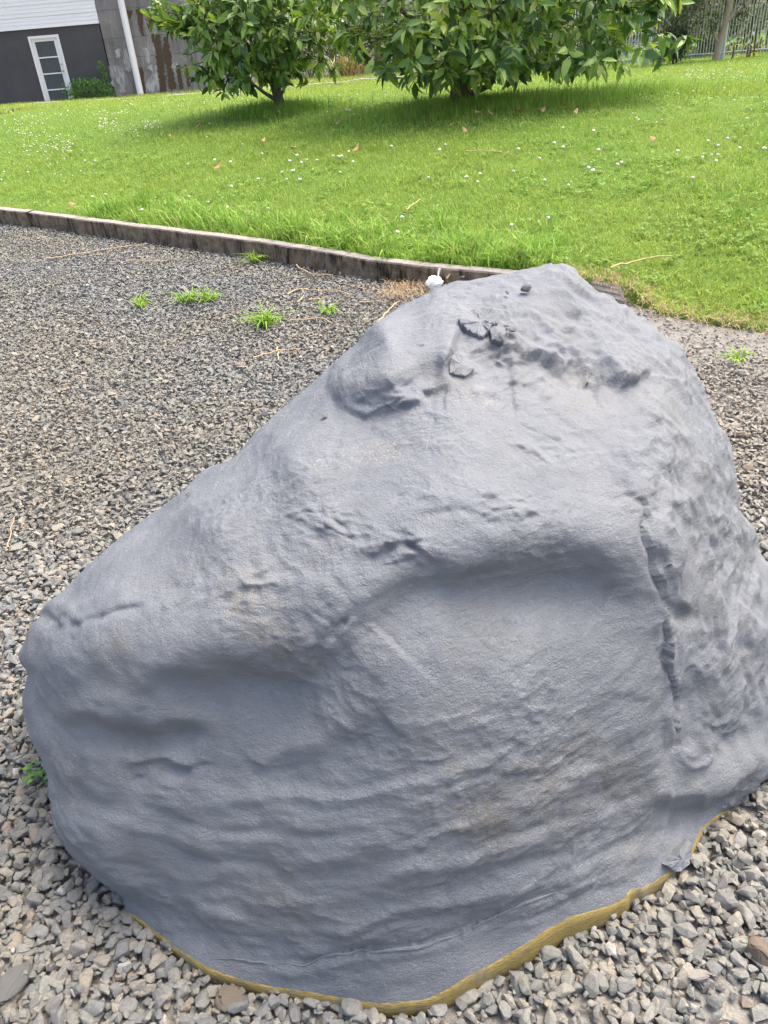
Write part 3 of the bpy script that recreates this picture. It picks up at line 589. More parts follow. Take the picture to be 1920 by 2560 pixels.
    S=[(1400,668,1.74),(1289,682,1.76),(1140,711,1.77),(1007,767,1.74),(897,855,1.68),(816,930,1.62),(741,999,1.58),(625,1103,1.52),(527,1173,1.47),(405,1271,1.42),(289,1358,1.36),(174,1468,1.30),(106,1526,1.27),(72,1590,1.25),(52,1636,1.24),(60,1740,1.19),(62,1850,1.13),(112,1960,1.03),(132,2070,.955),(191,2155,.91),(266,2216,.872),(305,2253,.868),
    (1478,714,1.74),(1540,758,1.72),(1610,806,1.70),(1699,878,1.64),(1752,974,1.57),(1790,1068,1.50),(1828,1176,1.43),(1841,1274,1.38),(1884,1343,1.37),(1898,1400,1.36),(1982,1502,1.36),(2028,1680,1.27),(1996,1858,1.12),(1918,1946,1.02),(1850,2006,.975),(1810,2036,.955)]
    cp=np.array(cp+I+S)
    def tps(P,v,Q,lam=2e-4):
        P=P/1000.;Q=Q/1000.
        def U(r2): return np.where(r2>0,r2*np.log(r2+1e-12),0)*.5
        n=len(P);K=U(((P[:,None]-P[None])**2).sum(-1))+lam*np.eye(n)
        T=np.c_[np.ones(n),P];A=np.block([[K,T],[T.T,np.zeros((3,3))]])
        w=np.linalg.solve(A,np.r_[v,np.zeros(3)])
        out=np.empty(len(Q))
        for s in range(0,len(Q),20000):
            q=Q[s:s+20000];out[s:s+20000]=U(((q[:,None]-P[None])**2).sum(-1))@w[:n]+w[n]+q@w[n+1:]
        return out
    front=tps(cp[:,:2],cp[:,2],np.c_[gx.ravel(),gy.ravel()]).reshape(gx.shape)
    front=np.clip(front,.55,2.2)
    t=np.clip(dA/48.,0,1);front+=.035*(1-np.sqrt(np.clip(1-(1-t)**2,0,1)))
    # ---- features, metres towards the viewer
    disp=np.zeros(gx.shape)
    rng=np.random.default_rng(4)
    def ss(a,b,x):
        t=np.clip((x-a)/(b-a),0,1);return t*t*(3-2*t)
    def taper(par,e=.12): return ss(0,e,par)*ss(0,e,1-par)
    def ledge(P,up,dn,wa,wb,sh=10,e=.12):
        """a lip that swells above the line and drops away below it"""
        d,s,p,win=segdist(P,3*max(wa,wb)+sh); sd=d*s
        f=np.where(sd<0,up*np.exp(-(d/wa)**2),(up-(up+dn)*ss(0,sh,d))*np.exp(-(np.maximum(d-sh,0)/wb)**2))
        disp[win]+=taper(p,e)*f
    def groove(P,dep,w,e=.12):
        d,s,p,win=segdist(P,3*w);disp[win]-=dep*np.exp(-(d/w)**2)*taper(p,e)
    def bump(x,y,rx,ry,a,rot=0,pw=2):
        m=2.6*max(rx,ry);i0=int(max(0,(x-m-X0)//G));j0=int(max(0,(y-m-Y0)//G))
        win=(slice(j0,int((y+m-Y0)//G)+2),slice(i0,int((x+m-X0)//G)+2));wx,wy=gx[win],gy[win]
        c,s=np.cos(np.radians(rot)),np.sin(np.radians(rot));u=((wx-x)*c+(wy-y)*s)/rx;v=(-(wx-x)*s+(wy-y)*c)/ry
        disp[win]+=a*np.exp(-(u*u+v*v)**(pw/2))
    def chunk(P,a,sh=5):
        P=np.array(P,float);m=inside(P);d,_,_,_=segdist(np.vstack([P,P[:1]]))
        disp[...]+=np.where(m,a*ss(0,sh,d),0)
    def wob(pts,amp=4,step=18,seed=0):
        """roughen a polyline"""
        r=np.random.default_rng(seed);pts=np.array(pts,float);out=[pts[0]]
        for a,b in zip(pts[:-1],pts[1:]):
            n=max(1,int(np.hypot(*(b-a))/step))
            for i in range(1,n+1):
                q=a+(b-a)*i/n
                out.append(q+(r.normal(0,amp,2) if i<n else r.normal(0,amp*.4,2)))
        return np.array(out)
    # upper-left lobe
    ledge(wob([(800,935),(826,946),(846,975),(868,1008),(913,1026),(961,1012),(1021,998),(1090,960),(1150,945)],4,seed=1),.010,.014,40,60,26,.12)
    ledge([(816,930),(900,938),(961,925),(1033,880),(1093,868),(1142,885)],.058,.014,110,70,84,.1)
    # roughness zone and notches right of it
    for (x,y,rx,ry,a,r) in [(1390,930,26,46,-.014,-20),(1470,940,24,44,-.013,-25),(1545,920,30,34,.012,0),(1590,905,50,44,.008,0),(1300,900,40,30,.006,0),(1230,905,40,46,-.010,0),(1420,860,70,40,.006,10),
     (1340,985,40,22,-.006,10),(1500,985,40,24,-.005,0)]: bump(x,y,rx,ry,a*2,r)
    ledge(wob([(1255,866),(1310,872),(1370,890),(1400,930),(1412,955)],5,14,seed=2),.018,.016,40,34,20)
    ledge(wob([(1420,880),(1460,905),(1485,950)],5,14,seed=3),.018,.018,36,30,22)
    ledge(wob([(1505,885),(1535,920),(1560,946),(1600,935),(1624,905)],3,seed=4),.018,.016,40,30,20)
    r9=np.random.default_rng(9)
    for _ in range(70):
        x,y=r9.uniform(1180,1680),r9.uniform(770,1000)
        bump(x,y,r9.uniform(8,26),r9.uniform(5,14),r9.normal(0,.007),r9.uniform(-40,30))
    for _ in range(60):
        x,y=r9.uniform(1640,1900),r9.uniform(1000,1900)
        bump(x,y,r9.uniform(10,26),r9.uniform(16,44),r9.normal(0,.007),r9.uniform(-20,20))
    for _ in range(26):
        x,y=r9.uniform(1000,1620),r9.uniform(1170,1290)
        bump(x,y,r9.uniform(10,30),r9.uniform(6,14),r9.normal(0,.004),r9.uniform(-20,10))
    groove(wob([(1262,870),(1268,945),(1276,1000),(1282,1050)],3,seed=5),.012,11)
    groove(wob([(1280,1050),(1330,1100),(1400,1140)],6,seed=6),.007,16)
    chunk(wob([(1124,899),(1150,880),(1181,905),(1188,932),(1163,946),(1130,937),(1124,899)],3,12,7),.012,6)
    # brow
    ledge(wob([(872,1404),(905,1383),(960,1352),(1006,1334),(1050,1360),(1093,1384),(1151,1410),(1220,1392),(1290,1380)],6,20,8),.003,.003,50,80,46,.25)
    ledge(wob([(830,1590),(885,1520),(950,1445),(1020,1402),(1093,1384),(1151,1400),(1220,1392),(1307,1376),(1377,1356),(1452,1350),(1510,1372),(1573,1406),(1612,1440)],4,30,80),.010,.012,90,120,90,.15)
    ledge(wob([(880,1400),(960,1352),(1006,1334),(1050,1362),(1100,1390)],7,12,81),.003,.004,22,22,16,.3)
    bump(1280,1480,260,80,-.005,3)
    bump(1050,1250,130,60,.010,-20)
    bump(1330,1700,280,190,.010,0)
    # left lobe lower edge and its right end valley
    ledge(wob([(196,1640),(240,1655),(300,1668),(347,1676),(434,1640),(521,1640),(600,1636),(660,1640),(720,1650),(752,1646),(812,1598),(852,1562),(905,1490),(935,1440)],6,22,9),.009,.010,80,90,64,.3)
    bump(640,1500,150,90,.010,-15)
    bump(800,1470,70,90,.008,30)
    groove(wob([(735,1652),(760,1645),(812,1602),(856,1560),(900,1490)],4,14,91),.006,14,.3)
    groove([(752,1506),(800,1540),(851,1570)],.003,5,.3)
    # step high on the left slope
    pass
    pass
    # left notch
    groove(wob([(104,1524),(128,1552),(155,1578)],3,10,12),.034,12,.05)
    groove(wob([(155,1578),(183,1548),(206,1552),(250,1543),(300,1528),(380,1500)],3,14,13),.016,7,.35)
    bump(150,1532,34,20,-.012,20)
    chunk([(120,1504),(170,1500),(196,1525),(180,1548),(150,1530)],.006,6)
    # second ridge, lower left
    ledge(wob([(92,1690),(120,1722),(174,1782),(260,1778),(370,1806),(463,1800),(560,1790)],6,22,14),.010,.011,50,66,40,.2)
    ledge(wob([(70,1810),(150,1900),(230,1960),(330,1960)],5,26,15),.006,.007,50,60,50,.2)
    bump(330,1740,110,45,.008,10)
    bump(660,1700,140,40,-.008,-10)
    ledge(wob([(300,1905),(420,1895),(500,1925)],4,20,16),.004,.006,30,40,14,.2)
    ledge(wob([(560,1905),(680,1880),(760,1860),(880,1790),(960,1740)],6,30,17),.005,.006,60,60,60,.25)
    # long scoops and ripples low on the front
    for k,(P,a,w) in enumerate([([(1730,1875),(1650,1900),(1560,1930),(1440,1965),(1330,2020),(1180,2080),(1040,2095)],.010,40),
     ([(1780,1990),(1650,2010),(1480,2045),(1330,2110),(1180,2165),(1000,2190),(860,2180)],.008,30),
     ([(1620,2100),(1480,2120),(1330,2185),(1180,2235),(1000,2260)],.006,26),
     ([(200,2120),(300,2190),(420,2235),(560,2290),(760,2280),(900,2240)],.010,34),
     ([(150,1990),(260,2060),(400,2100),(560,2110),(700,2090),(860,2110)],.007,36),
     ([(360,2000),(480,2010),(620,2000),(760,2030)],.006,30),
     ([(640,2170),(800,2150),(950,2120),(1050,2130)],.006,26),
     ([(1120,1880),(1250,1830),(1330,1830)],.004,16),([(1160,1900),(1280,1870),(1360,1860)],.003,12),([(1150,1925),(1290,1915),(1400,1925)],.003,12),
     ([(1500,1730),(1600,1735),(1660,1745)],.003,14),([(430,1500),(560,1470),(700,1440)],.004,30)]):
        ledge(wob(P,6,34,30+k),a*.4,a*.55,w*1.6,w*1.6,w*1.5,.25)
    disp[...]=smooth(disp,4)
    def rough(x,y,rx,ry,n,a,seed,rot=0):
        r=np.random.default_rng(seed);c,s_=np.cos(np.radians(rot)),np.sin(np.radians(rot))
        for _ in range(n):
            u,v=r.normal(0,.5,2);k=np.exp(-(u*u+v*v)*.8)
            bump(x+u*rx*c-v*ry*s_,y+u*rx*s_+v*ry*c,r.uniform(10,32),r.uniform(4.5,9),r.normal(0,1)*a*.6*k,rot+r.uniform(-35,35))
    rough(800,1305,130,60,150,.0036,1,8);rough(640,1480,120,60,110,.003,2,-20);rough(1280,1270,130,45,120,.0036,3,-4)
    rough(1590,1245,70,45,80,.005,4);rough(1000,1370,140,60,80,.004,5,10);rough(450,1490,180,50,60,.004,6,-22)
    rough(1430,870,210,80,200,.009,7,12);rough(1250,900,100,70,110,.009,8);rough(1370,1130,130,60,110,.004,9,20);rough(1300,790,160,40,40,.005,10,5)
    rough(950,1000,160,40,50,.006,11,-10);rough(420,1930,160,60,60,.004,12,-10);rough(170,1540,60,40,30,.010,13);rough(1750,1400,110,260,90,.004,14,80)
    rough(1780,1750,110,160,60,.004,15,70);rough(820,1610,110,60,50,.003,16,-40)
    # thin strata that run level at the left and sweep up to the right
    def strata():
        r=np.random.default_rng(77)
        f=np.where(gx>900,-.00021*np.clip(gx-900,0,None)**2-.10*np.clip(gx-900,0,None),0)-.22*np.clip(620-gx,0,None)
        t=gy-f+14*np.sin(gx/170.+.6)+9*np.sin(gx/71.+gy/190.)+6*np.sin(gx/37.+gy/61.)
        out=0
        for lam,a in ((64,.0050),(30,.0030),(15,.0012)):
            k=np.arange(-400,3400,lam/2.);v=r.normal(0,1,len(k));v=np.convolve(v,[.25,.5,.25],'same')
            tw=t+lam*.35*np.sin(t/lam*2.1)
            mod=.55+.45*np.sin(gx/(lam*5.)+t/(lam*2.3)+lam)
            out=out+a*np.interp(tw,k,v)*mod
        m=ss(1830,2010,t)*(1-ss(2380,2470,t))*ss(90,240,gx)*(1-ss(1650,1790,gx))
        m2=ss(1700,1780,t)*(1-ss(1830,1950,t))*.35*ss(120,260,gx)*(1-ss(1480,1640,gx))
        return out*(m+m2)
    disp[...]+=strata()
    bump(1870,1890,130,55,.016,-25)
    ledge(wob([(1600,1990),(1690,1985),(1760,1985),(1830,1965),(1900,1925),(1950,1890)],4,40,95),.012,.013,60,70,50,.2)
    # bottom seam
    groove(wob([(650,2404),(683,2409),(770,2409),(839,2386),(903,2377),(960,2376),(1053,2363),(1151,2334),(1232,2296),(1307,2259),(1382,2230),(1450,2225)],2,60,20),.0045,15,.12)
    d,s,p,win=segdist([(650,2402),(683,2407),(770,2407),(839,2384),(960,2374),(1053,2361),(1151,2332),(1232,2294),(1307,2257),(1382,2228)],120)
    disp[win]+=np.where(s>0,.005*np.exp(-(d/26)**2)*taper(p),0)
    groove(wob([(1500,2245),(1560,2215),(1620,2180),(1660,2145)],3,16,21),.004,5,.2)
    # crack on the right and the bulges beyond it
    c1=wob([(1598,1215),(1609,1267),(1605,1343),(1616,1371),(1625,1418),(1639,1458),(1657,1494),(1672,1530)],3,18,22)
    c2=wob([(1660,1530),(1657,1549),(1659,1585),(1657,1646),(1676,1708),(1690,1755),(1694,1780),(1685,1827),(1690,1880)],3,18,23)
    groove(c1,.016,5.5,.25);groove(c2,.015,5.5,.15)
    bump(1690,1400,46,110,.024,-8,2.4)
    bump(1700,1535,34,24,-.020,20)
    bump(1672,1560,18,28,.008,0,2)
    bump(1720,1650,44,90,.014,0,3)
    bump(1722,1740,52,60,-.022,20)
    bump(1790,1830,60,34,-.012,35)
    bump(1800,1680,50,150,.016,-5)
    bump(1700,1190,36,60,-.018,15)
    bump(1755,1330,24,60,-.016,-10)
    bump(1800,1300,40,90,.014,-10)
    bump(1850,1420,26,60,-.014,0)
    bump(1820,1140,30,60,.012,0)
    bump(1850,1600,22,120,-.012,-4)
    bump(1900,1560,40,90,.012,0)
    groove(wob([(1844,1276),(1820,1240),(1790,1210),(1780,1160)],4,18,24),.012,10,.1)
    groove(wob([(1752,1180),(1760,1260),(1740,1300)],4,18,25),.010,10,.2)
    chunk([(1812,1370),(1836,1352),(1846,1395),(1824,1404)],.008,5)
    bump(1560,1240,30,24,-.008);bump(1600,1220,36,24,.008)
    pass
    pass
    front=front-disp*.93
    front=smooth(front,1)
    D=900.
    T=.75*np.sqrt(np.clip(1-(1-np.clip(dA/420.,0,1))**2,0,1))
    lowl,_,_,_=segdist([(58,1847),(89,1907),(112,1972),(130,2074),(191,2160),(266,2221),(318,2275)])
    lowr,_,_,_=segdist([(1800,2045),(1851,2010),(1920,1949),(1990,1880),(2035,1780)])
    T*=(.10+.90*ss(10,260,np.minimum(lowl,lowr)))
    back=np.maximum(front,smooth(front,34))+T
    back=smooth(back,7)
    back=np.where(back<front+.02*np.clip(dA/30,0,1),front+.02*np.clip(dA/30,0,1),back)
    def samp(a,px,py):
        u=np.clip((px-X0)/G,0,a.shape[1]-1.001);v=np.clip((py-Y0)/G,0,a.shape[0]-1.001)
        i=u.astype(int);j=v.astype(int);fu=u-i;fv=v-j
        return (a[j,i]*(1-fu)+a[j,i+1]*fu)*(1-fv)+(a[j+1,i]*(1-fu)+a[j+1,i+1]*fu)*fv
    CEN=np.array([.10,1.45,.45])
    def insidep(p):
        q,z=proj(p);px,py=q[...,0],q[...,1]
        f=samp(front,px,py);b=samp(back,px,py);s=samp(sdf,px,py)
        out=(px<X0)|(px>X1)|(py<Y0)|(py>Y1+0)
        # below the painted edge, before ground: outside
        return (s>0)&(p[...,1]>=f)&(p[...,1]<=b)&(~out)&(p[...,2]>-.02)
    def march(dirs,rmax=1.5,st=.008):
        n=len(dirs);lo=np.zeros(n);hi=np.full(n,rmax);act=np.ones(n,bool);r=.1
        lo[:]=.1
        while r<rmax and act.any():
            r+=st
            ii=np.where(act)[0];p=CEN+dirs[ii]*r
            ok=insidep(p)
            hi[ii[~ok]]=r;lo[ii]=np.where(ok,r,lo[ii]);act[ii[~ok]]=False
        for _ in range(8):
            m=(lo+hi)/2;ok=insidep(CEN+dirs*m[:,None]);lo=np.where(ok,m,lo);hi=np.where(ok,hi,m)
        return lo
    NU,NV=640,320
    u=np.arange(NU)/NU
    phi=2*np.pi*u+.6*np.sin(2*np.pi*u)+np.pi/2
    el=np.radians(np.r_[np.linspace(-60,-38,30),np.linspace(-37.9,-18,200)])
    d=np.stack([np.cos(el)[None]*np.cos(phi)[:,None],np.cos(el)[None]*np.sin(phi)[:,None],np.sin(el)[None]+0*phi[:,None]],-1)
    r=march(d.reshape(-1,3),st=.02).reshape(NU,-1);pt=CEN+d*r[...,None]
    qq,_=proj(pt);rz,_,_,_=segdist(rim);sr=samp(rz,qq[...,0],qq[...,1])
    E0=np.zeros(NU)
    for k in range(NU):
        onrim=np.where(sr[k]<5)[0];cand=np.where(pt[k,:,2]>.018)[0]
        j=cand[0] if len(cand) else 120
        if len(onrim) and j-14<=onrim.max()<len(el)-5: j=max(j,onrim.max())
        E0[k]=el[j]
    for _ in range(10): E0=(np.roll(E0,1)+2*E0+np.roll(E0,-1))/4
    EL=E0[:,None]+(np.radians(89.6)-E0[:,None])*np.linspace(0,1,NV)[None]
    d=np.stack([np.cos(EL)*np.cos(phi)[:,None],np.cos(EL)*np.sin(phi)[:,None],np.sin(EL)],-1)
    RR=march(d.reshape(-1,3)).reshape(NU,NV)
    Rm=np.median(np.stack([RR,np.roll(RR,1,0),np.roll(RR,-1,0),np.c_[RR[:,1:],RR[:,-1:]],np.c_[RR[:,:1],RR[:,:-1]]]),0)
    bad=np.abs(RR-Rm)>.012;RR[bad]=Rm[bad]
    away=np.zeros(RR.shape,bool);P3=CEN+d*RR[...,None]
    away[(P3[...,1]>1.85)|((P3[...,1]>1.45)&(P3[...,2]<.35))]=True
    for _ in range(10):
        Rs=(np.roll(RR,1,0)+np.roll(RR,-1,0)+np.c_[RR[:,1:],RR[:,-1:]]+np.c_[RR[:,:1],RR[:,:-1]]+4*RR)/8
        RR[away]=Rs[away]
    for _ in range(6):
        Rs=(np.roll(RR,1,0)+np.roll(RR,-1,0)+np.c_[RR[:,1:],RR[:,-1:]]+np.c_[RR[:,:1],RR[:,:-1]]+4*RR)/8
        ga=np.abs(np.roll(RR,-1,0)-np.roll(RR,1,0))/(RR*np.cos(EL)*np.abs(np.roll(np.unwrap(phi),-1)-np.roll(np.unwrap(phi),1))[:,None].clip(.001,.1)+1e-3)
        gb=np.abs(np.gradient(RR,axis=1))/(RR*np.gradient(EL,axis=1))
        wt=np.clip((np.maximum(ga*0,gb)-1.6)/1.5,0,1);RR=RR*(1-wt)+Rs*wt
    return RR, E0
NU, NV = 640, 320
RR, E0 = boulder_survey()
u = np.arange(NU) / NU
PHI = 2 * np.pi * u + .6 * np.sin(2 * np.pi * u) + np.pi / 2
CEN = np.array((.10, 1.45, .45))
def upsample(a, axis):
    a = np.moveaxis(a, axis, 0)
    if axis == 0:
        m = (-np.roll(a, 1, 0) + 9 * a + 9 * np.roll(a, -1, 0) - np.roll(a, -2, 0)) / 16
        o = np.empty((len(a) * 2,) + a.shape[1:]); o[0::2] = a; o[1::2] = m
    else:
        p = np.pad(a, ((1, 2),) + ((0, 0),) * (a.ndim - 1), mode='edge')
        m = (-p[:-3] + 9 * p[1:-2] + 9 * p[2:-1] - p[3:]) / 16
        o = np.empty((len(a) * 2 - 1,) + a.shape[1:]); o[0::2] = a; o[1::2] = m[:-1]
    return np.moveaxis(o, 0, axis)
def dirs(phi, e0, nv):
    el = e0[:, None] + (np.radians(89.6) - e0[:, None]) * np.linspace(0, 1, nv)[None]
    return np.stack([np.cos(el) * np.cos(phi)[:, None], np.cos(el) * np.sin(phi)[:, None], np.sin(el)], -1)
PC = CEN + dirs(PHI, E0, NV) * RR[..., None]            # coarse surface, also used for ray tests
R2 = upsample(RR, 1)
PHI2, E2 = PHI, E0
nu, nv = R2.shape
D2 = dirs(PHI2, E2, nv)
PF = CEN + D2 * R2[..., None]
def normals(P):
    N = np.cross(np.roll(P, -1, 0) - np.roll(P, 1, 0), np.gradient(P, axis=1))
    N /= np.linalg.norm(N, axis=-1, keepdims=True) + 1e-12
    N[(N * (P - CEN)).sum(-1) < 0] *= -1
    return N
N2 = normals(PF)
q = PF.reshape(-1, 3)
warp = np.c_[fbm(q * 5, 2), fbm(q * 5 + 9, 2), fbm(q * 5 + 19, 2)]
qa = q * np.array((1, 1, 1.7)) + warp * .05
ridge = 1 - np.abs(fbm(qa * 9, 3)) * 2
lump = fbm(qa * 7, 4, .55)
crisp = fbm(q * 38 + warp, 4, .6)
rough_amt = .35 + .9 * sst(-.05, .25, fbm(q * 3.1 + 4, 3))
# the right flank and the top right are broken and craggy, the front is brushed smooth
crag = np.clip(sst(.40, .52, q[:, 0]) + sst(1.25, 1.45, q[:, 1]) * sst(.05, .25, q[:, 0]) * .55, 0, 1)
qc = q * np.array((1, 1, .55)) + warp * .06
cr1 = 1 - np.abs(fbm(qc * 8 + 3, 4, .55)) * 2.2
h = lump * .0065 + (ridge ** 3 - .4) * .0020 * rough_amt + crisp * .0022 * rough_amt + crag * ((np.clip(cr1, 0, 1) ** 2 - .5) * .010 + fbm(qc * 13, 3, .5) * .0035)
edge_fade = np.ones((nu, nv)); edge_fade[:, :8] = np.linspace(0, 1, 8)[None]; edge_fade[:, -6:] *= np.linspace(1, 0, 6)[None]
PF = PF + N2 * (h.reshape(nu, nv) * edge_fade)[..., None]
idx = np.arange(nu * nv).reshape(nu, nv)
ii = np.r_[np.arange(nu), 0]
A = idx[ii]
F = np.stack([A[:-1, :-1], A[1:, :-1], A[1:, 1:], A[:-1, 1:]], -1).reshape(-1, 4)
boulder = empty('boulder', (0, 0, 0), 'big grey painted boulder sitting on the gravel', 'boulder')
V = np.r_[PF.reshape(-1, 3), PF[:, -1].mean(0)[None] + (0, 0, .0005)]
me = me_np('shell', V, F, M['rock'], True)
shell = link('shell', me, boulder)
# cap fan
capf = np.stack([idx[:, -1], np.roll(idx[:, -1], -1), np.full(nu, nu * nv)], -1)
bm = bmesh.new(); bm.from_mesh(me); bm.verts.ensure_lookup_table()
for a, b, c in capf[:: 1]:
    try: bm.faces.new((bm.verts[a], bm.verts[b], bm.verts[c])).smooth = True
    except ValueError: pass
bm.to_mesh(me); bm.free()
# exposed fibreglass edge under the paint
base = PF[:, 0].copy()
cxy = base[:, :2].mean(0)
out = base[:, :2] - cxy; out /= np.linalg.norm(out, axis=1, keepdims=True)
jag = fbm(np.c_[base[:, :2] * 30, 0 * base[:, 0]], 3) * .0014
ring = []
for k, (dz, do) in enumerate(((.004, -.004), (.0, .0015), (-.3, .004), (-.75, .006), (-1.1, .004), (-1.5, -.02))):
    r_ = base.copy()
    drop = base[:, 2] + .012
    r_[:, 2] = base[:, 2] + (dz if dz > 0 else dz * drop)
    r_[:, :2] += out * (do + jag[:, None] * (1 if 0 < k < 5 else 0))
    ring.append(r_)
RG = np.stack(ring, 1)
idx = np.arange(nu * 6).reshape(nu, 6)
A = idx[ii]
F = np.stack([A[:-1, 1:], A[1:, 1:], A[1:, :-1], A[:-1, :-1]], -1).reshape(-1, 4)
rim = link('base_rim', me_np('base_rim', RG.reshape(-1, 3), F, M['rim'], True), boulder)
rim['label'] = 'bare yellow brown fibreglass edge along the foot of the boulder'
# ray tests against the coarse surface
qi = np.arange(NU * NV).reshape(NU, NV)[::2, ::2]
A = qi[np.r_[np.arange(len(qi)), 0]]
F = np.stack([A[:-1, :-1], A[1:, :-1], A[1:, 1:], A[:-1, 1:]], -1).reshape(-1, 4)
bvh = BVHTree.FromPolygons([tuple(p) for p in PC.reshape(-1, 3)], [tuple(int(i) for i in f) for f in F])
FOOT = np.concatenate([base[:, :2]])
foot_ang = np.unwrap(np.arctan2(out[:, 1], out[:, 0]))
def in_foot(x, y, grow=0.0):
    a = np.arctan2(y - cxy[1], x - cxy[0]); r = np.hypot(x - cxy[0], y - cxy[1])
    fa = np.arctan2(out[:, 1], out[:, 0]); fr = np.linalg.norm(base[:, :2] - cxy, axis=1)
    o = np.argsort(fa)
    return r < np.interp(a, fa[o], fr[o], period=2 * np.pi) + grow
# lifted paint flakes and flap
def plate(name, pts, n, lift, m, parent, label, crown=.0, seed=0):
    rg = np.random.default_rng(seed)
    P = np.array(pts); n = np.array(n); c = P.mean(0)
    # densify the outline and make it jagged
    Q = []
    for a, b in zip(P, np.roll(P, -1, 0)):
        for t in (0, .5):
            Q.append(a + (b - a) * t + rg.normal(0, .0012, 3))
    Q = np.array(Q); k = len(Q)
    lay = []
    for sc_, hh in ((1.0, -.006), (1.01, lift), (.93, lift + .0012), (.6, lift + crown * .6), (.25, lift + crown)):
        r_ = c + (Q - c) * sc_ + n * hh + n * (rg.normal(0, .0010, k)[:, None] if .92 < sc_ else fbm(((Q - c) * sc_ + c) * 60, 2)[:, None] * .0025)
        lay.append(r_)
    V = np.r_[np.concatenate(lay), (c + n * (lift + crown))[None]]
    F = []
    for j in range(len(lay) - 1):
        for i in range(k):
            F.append((j * k + i, j * k + (i + 1) % k, (j + 1) * k + (i + 1) % k, (j + 1) * k + i))
    bm = bmesh.new()
    vv = [bm.verts.new(v) for v in V]
    for f in F: bm.faces.new([vv[i] for i in f])
    j = len(lay) - 1
    for i in range(k): bm.faces.new((vv[j * k + i], vv[j * k + (i + 1) % k], vv[-1]))
    bmesh.ops.recalc_face_normals(bm, faces=bm.faces)
    o = bm_obj(name, bm, m, parent)
    o['label'] = label
    return o
# thin raised lip of paint along the seam just above the foot
flatP = PF.reshape(-1, 3); flatN = N2.reshape(-1, 3)
sp = np.array(SEAM)
st_ = np.r_[0, np.cumsum(np.linalg.norm(np.diff(sp, axis=0), axis=1))]
tq = np.linspace(0, st_[-1], 150)
sq = np.c_[[np.interp(tq, st_, sp[:, k]) for k in range(3)]].T
sq[:, 2] += fbm(np.c_[tq * 22, 0 * tq, 0 * tq], 3) * .008
near_i = [int(np.argmin(((flatP - s_) ** 2).sum(1))) for s_ in sq]
sq = flatP[near_i] + flatN[near_i] * .0004
for _ in range(2): sq[1:-1] = (sq[:-2] + 2 * sq[1:-1] + sq[2:]) / 4
gap = fbm(np.c_[tq * 9, 0 * tq + 5, 0 * tq], 2)
lip = link('paint_lip', me_np('paint_lip', *tube_np(sq, np.clip(.0022 + gap * .005, .0006, .0042) * sst(0, .1, tq) * sst(0, .1, tq[-1] - tq) + .0002, 6), M['rock'], True), boulder)
lip['label'] = 'thin cracked lip of paint running just above the foot'
plate('paint_flake', *FLAKE[0], .011, M['rock'], boulder, 'curled flake of grey paint lifting off the top', -.003, 1)
plate('paint_flake', *FLAKE[1], .012, M['rock'], boulder, 'dark broken lump just below the curled paint flake', .006, 2)
plate('paint_flake', *FLAKE[2], .003, M['rock'], boulder, 'dark crusty lump in the hollow under the upper lobe', .003, 3)
plate('paint_flap', *FLAKE[3], .011, M['rock'], boulder, 'loose flap of grey paint folded out near the foot', .002, 4)

# ------------------------------------------------------------------ gravel stones
def hull_stone(seed, n=13, flat=.72):
    rg = np.random.default_rng(seed)
    p = rg.normal(size=(n, 3)); p /= np.linalg.norm(p, axis=1, keepdims=True)
    p *= rg.uniform(.8, 1.08, (n, 1))
    s = np.array((rg.uniform(.95, 1.45), rg.uniform(.75, 1.0), rg.uniform(.5, .85) * flat / .72))
    bm = bmesh.new()
    for v in p * s: bm.verts.new(v)
    r = bmesh.ops.convex_hull(bm, input=bm.verts)
    bmesh.ops.delete(bm, geom=[g for g in r['geom_interior'] if isinstance(g, bmesh.types.BMVert)], context='VERTS')
    bmesh.ops.triangulate(bm, faces=bm.faces)
    return bm
def bm_arrays(bm):
    bm.verts.index_update()
    return np.array([v.co for v in bm.verts]), np.array([[v.index for v in f.verts] for f in bm.faces])
near_kinds = []
for k in range(26):
    bm = hull_stone(100 + k, 18)
    bmesh.ops.bevel(bm, geom=list(bm.edges), offset=.05, segments=1, affect='EDGES')
    bmesh.ops.triangulate(bm, faces=bm.faces)
    near_kinds.append(bm)
mid_kinds = [bm_arrays(hull_stone(200 + k, 14)) for k in range(30)]
far_kinds = [bm_arrays(hull_stone(300 + k, 8)) for k in range(20)]

def project(P):
    qv = P - np.array((0, 0, EYE))
    z = qv @ np.array(fw)
    return 960 + 1950 * (qv @ np.array(rt)) / z, 1280 - 1950 * (qv @ np.array(up)) / z, z
def scatter(x0, x1, y0, y1, s, jit=.42):
    nx, ny = int((x1 - x0) / s), int((y1 - y0) / (s * .87))
    I, J = np.meshgrid(np.arange(nx), np.arange(ny))
    x = x0 + (I + .5 * (J % 2)) * s; y = y0 + J * s * .87
    return (x + rng.uniform(-jit, jit, x.shape) * s).ravel(), (y + rng.uniform(-jit, jit, x.shape) * s).ravel()
X, Y, S, L = [], [], [], []
for (s, lay, size) in ((.0205, 0, .0111), (.0205, 1, .0101), (.044, 2, .0118)):
    x, y = scatter(-5.2, 3.6, .15, 9.0, s)
    X.append(x); Y.append(y); S.append(np.clip(rng.lognormal(0, .30, len(x)), .5, 2.0) * size); L.append(np.full(len(x), lay))
X, Y, S, L = map(np.concatenate, (X, Y, S, L))
px, py, pz = project(np.c_[X, Y, np.zeros(len(X))])
edn = edge_dist(X, Y)
dist = np.hypot(X, Y)
keep = (px > -520) & (px < 2420) & (py < 2760) & (pz > .2) & (edn < np.where(X > .9, .04 + rng.normal(0, .05, len(X)), -.065))
keep &= ~in_foot(X, Y, -.003)
keep &= ~((L == 1) & (dist > 2.6) & (rng.random(len(X)) < .35))
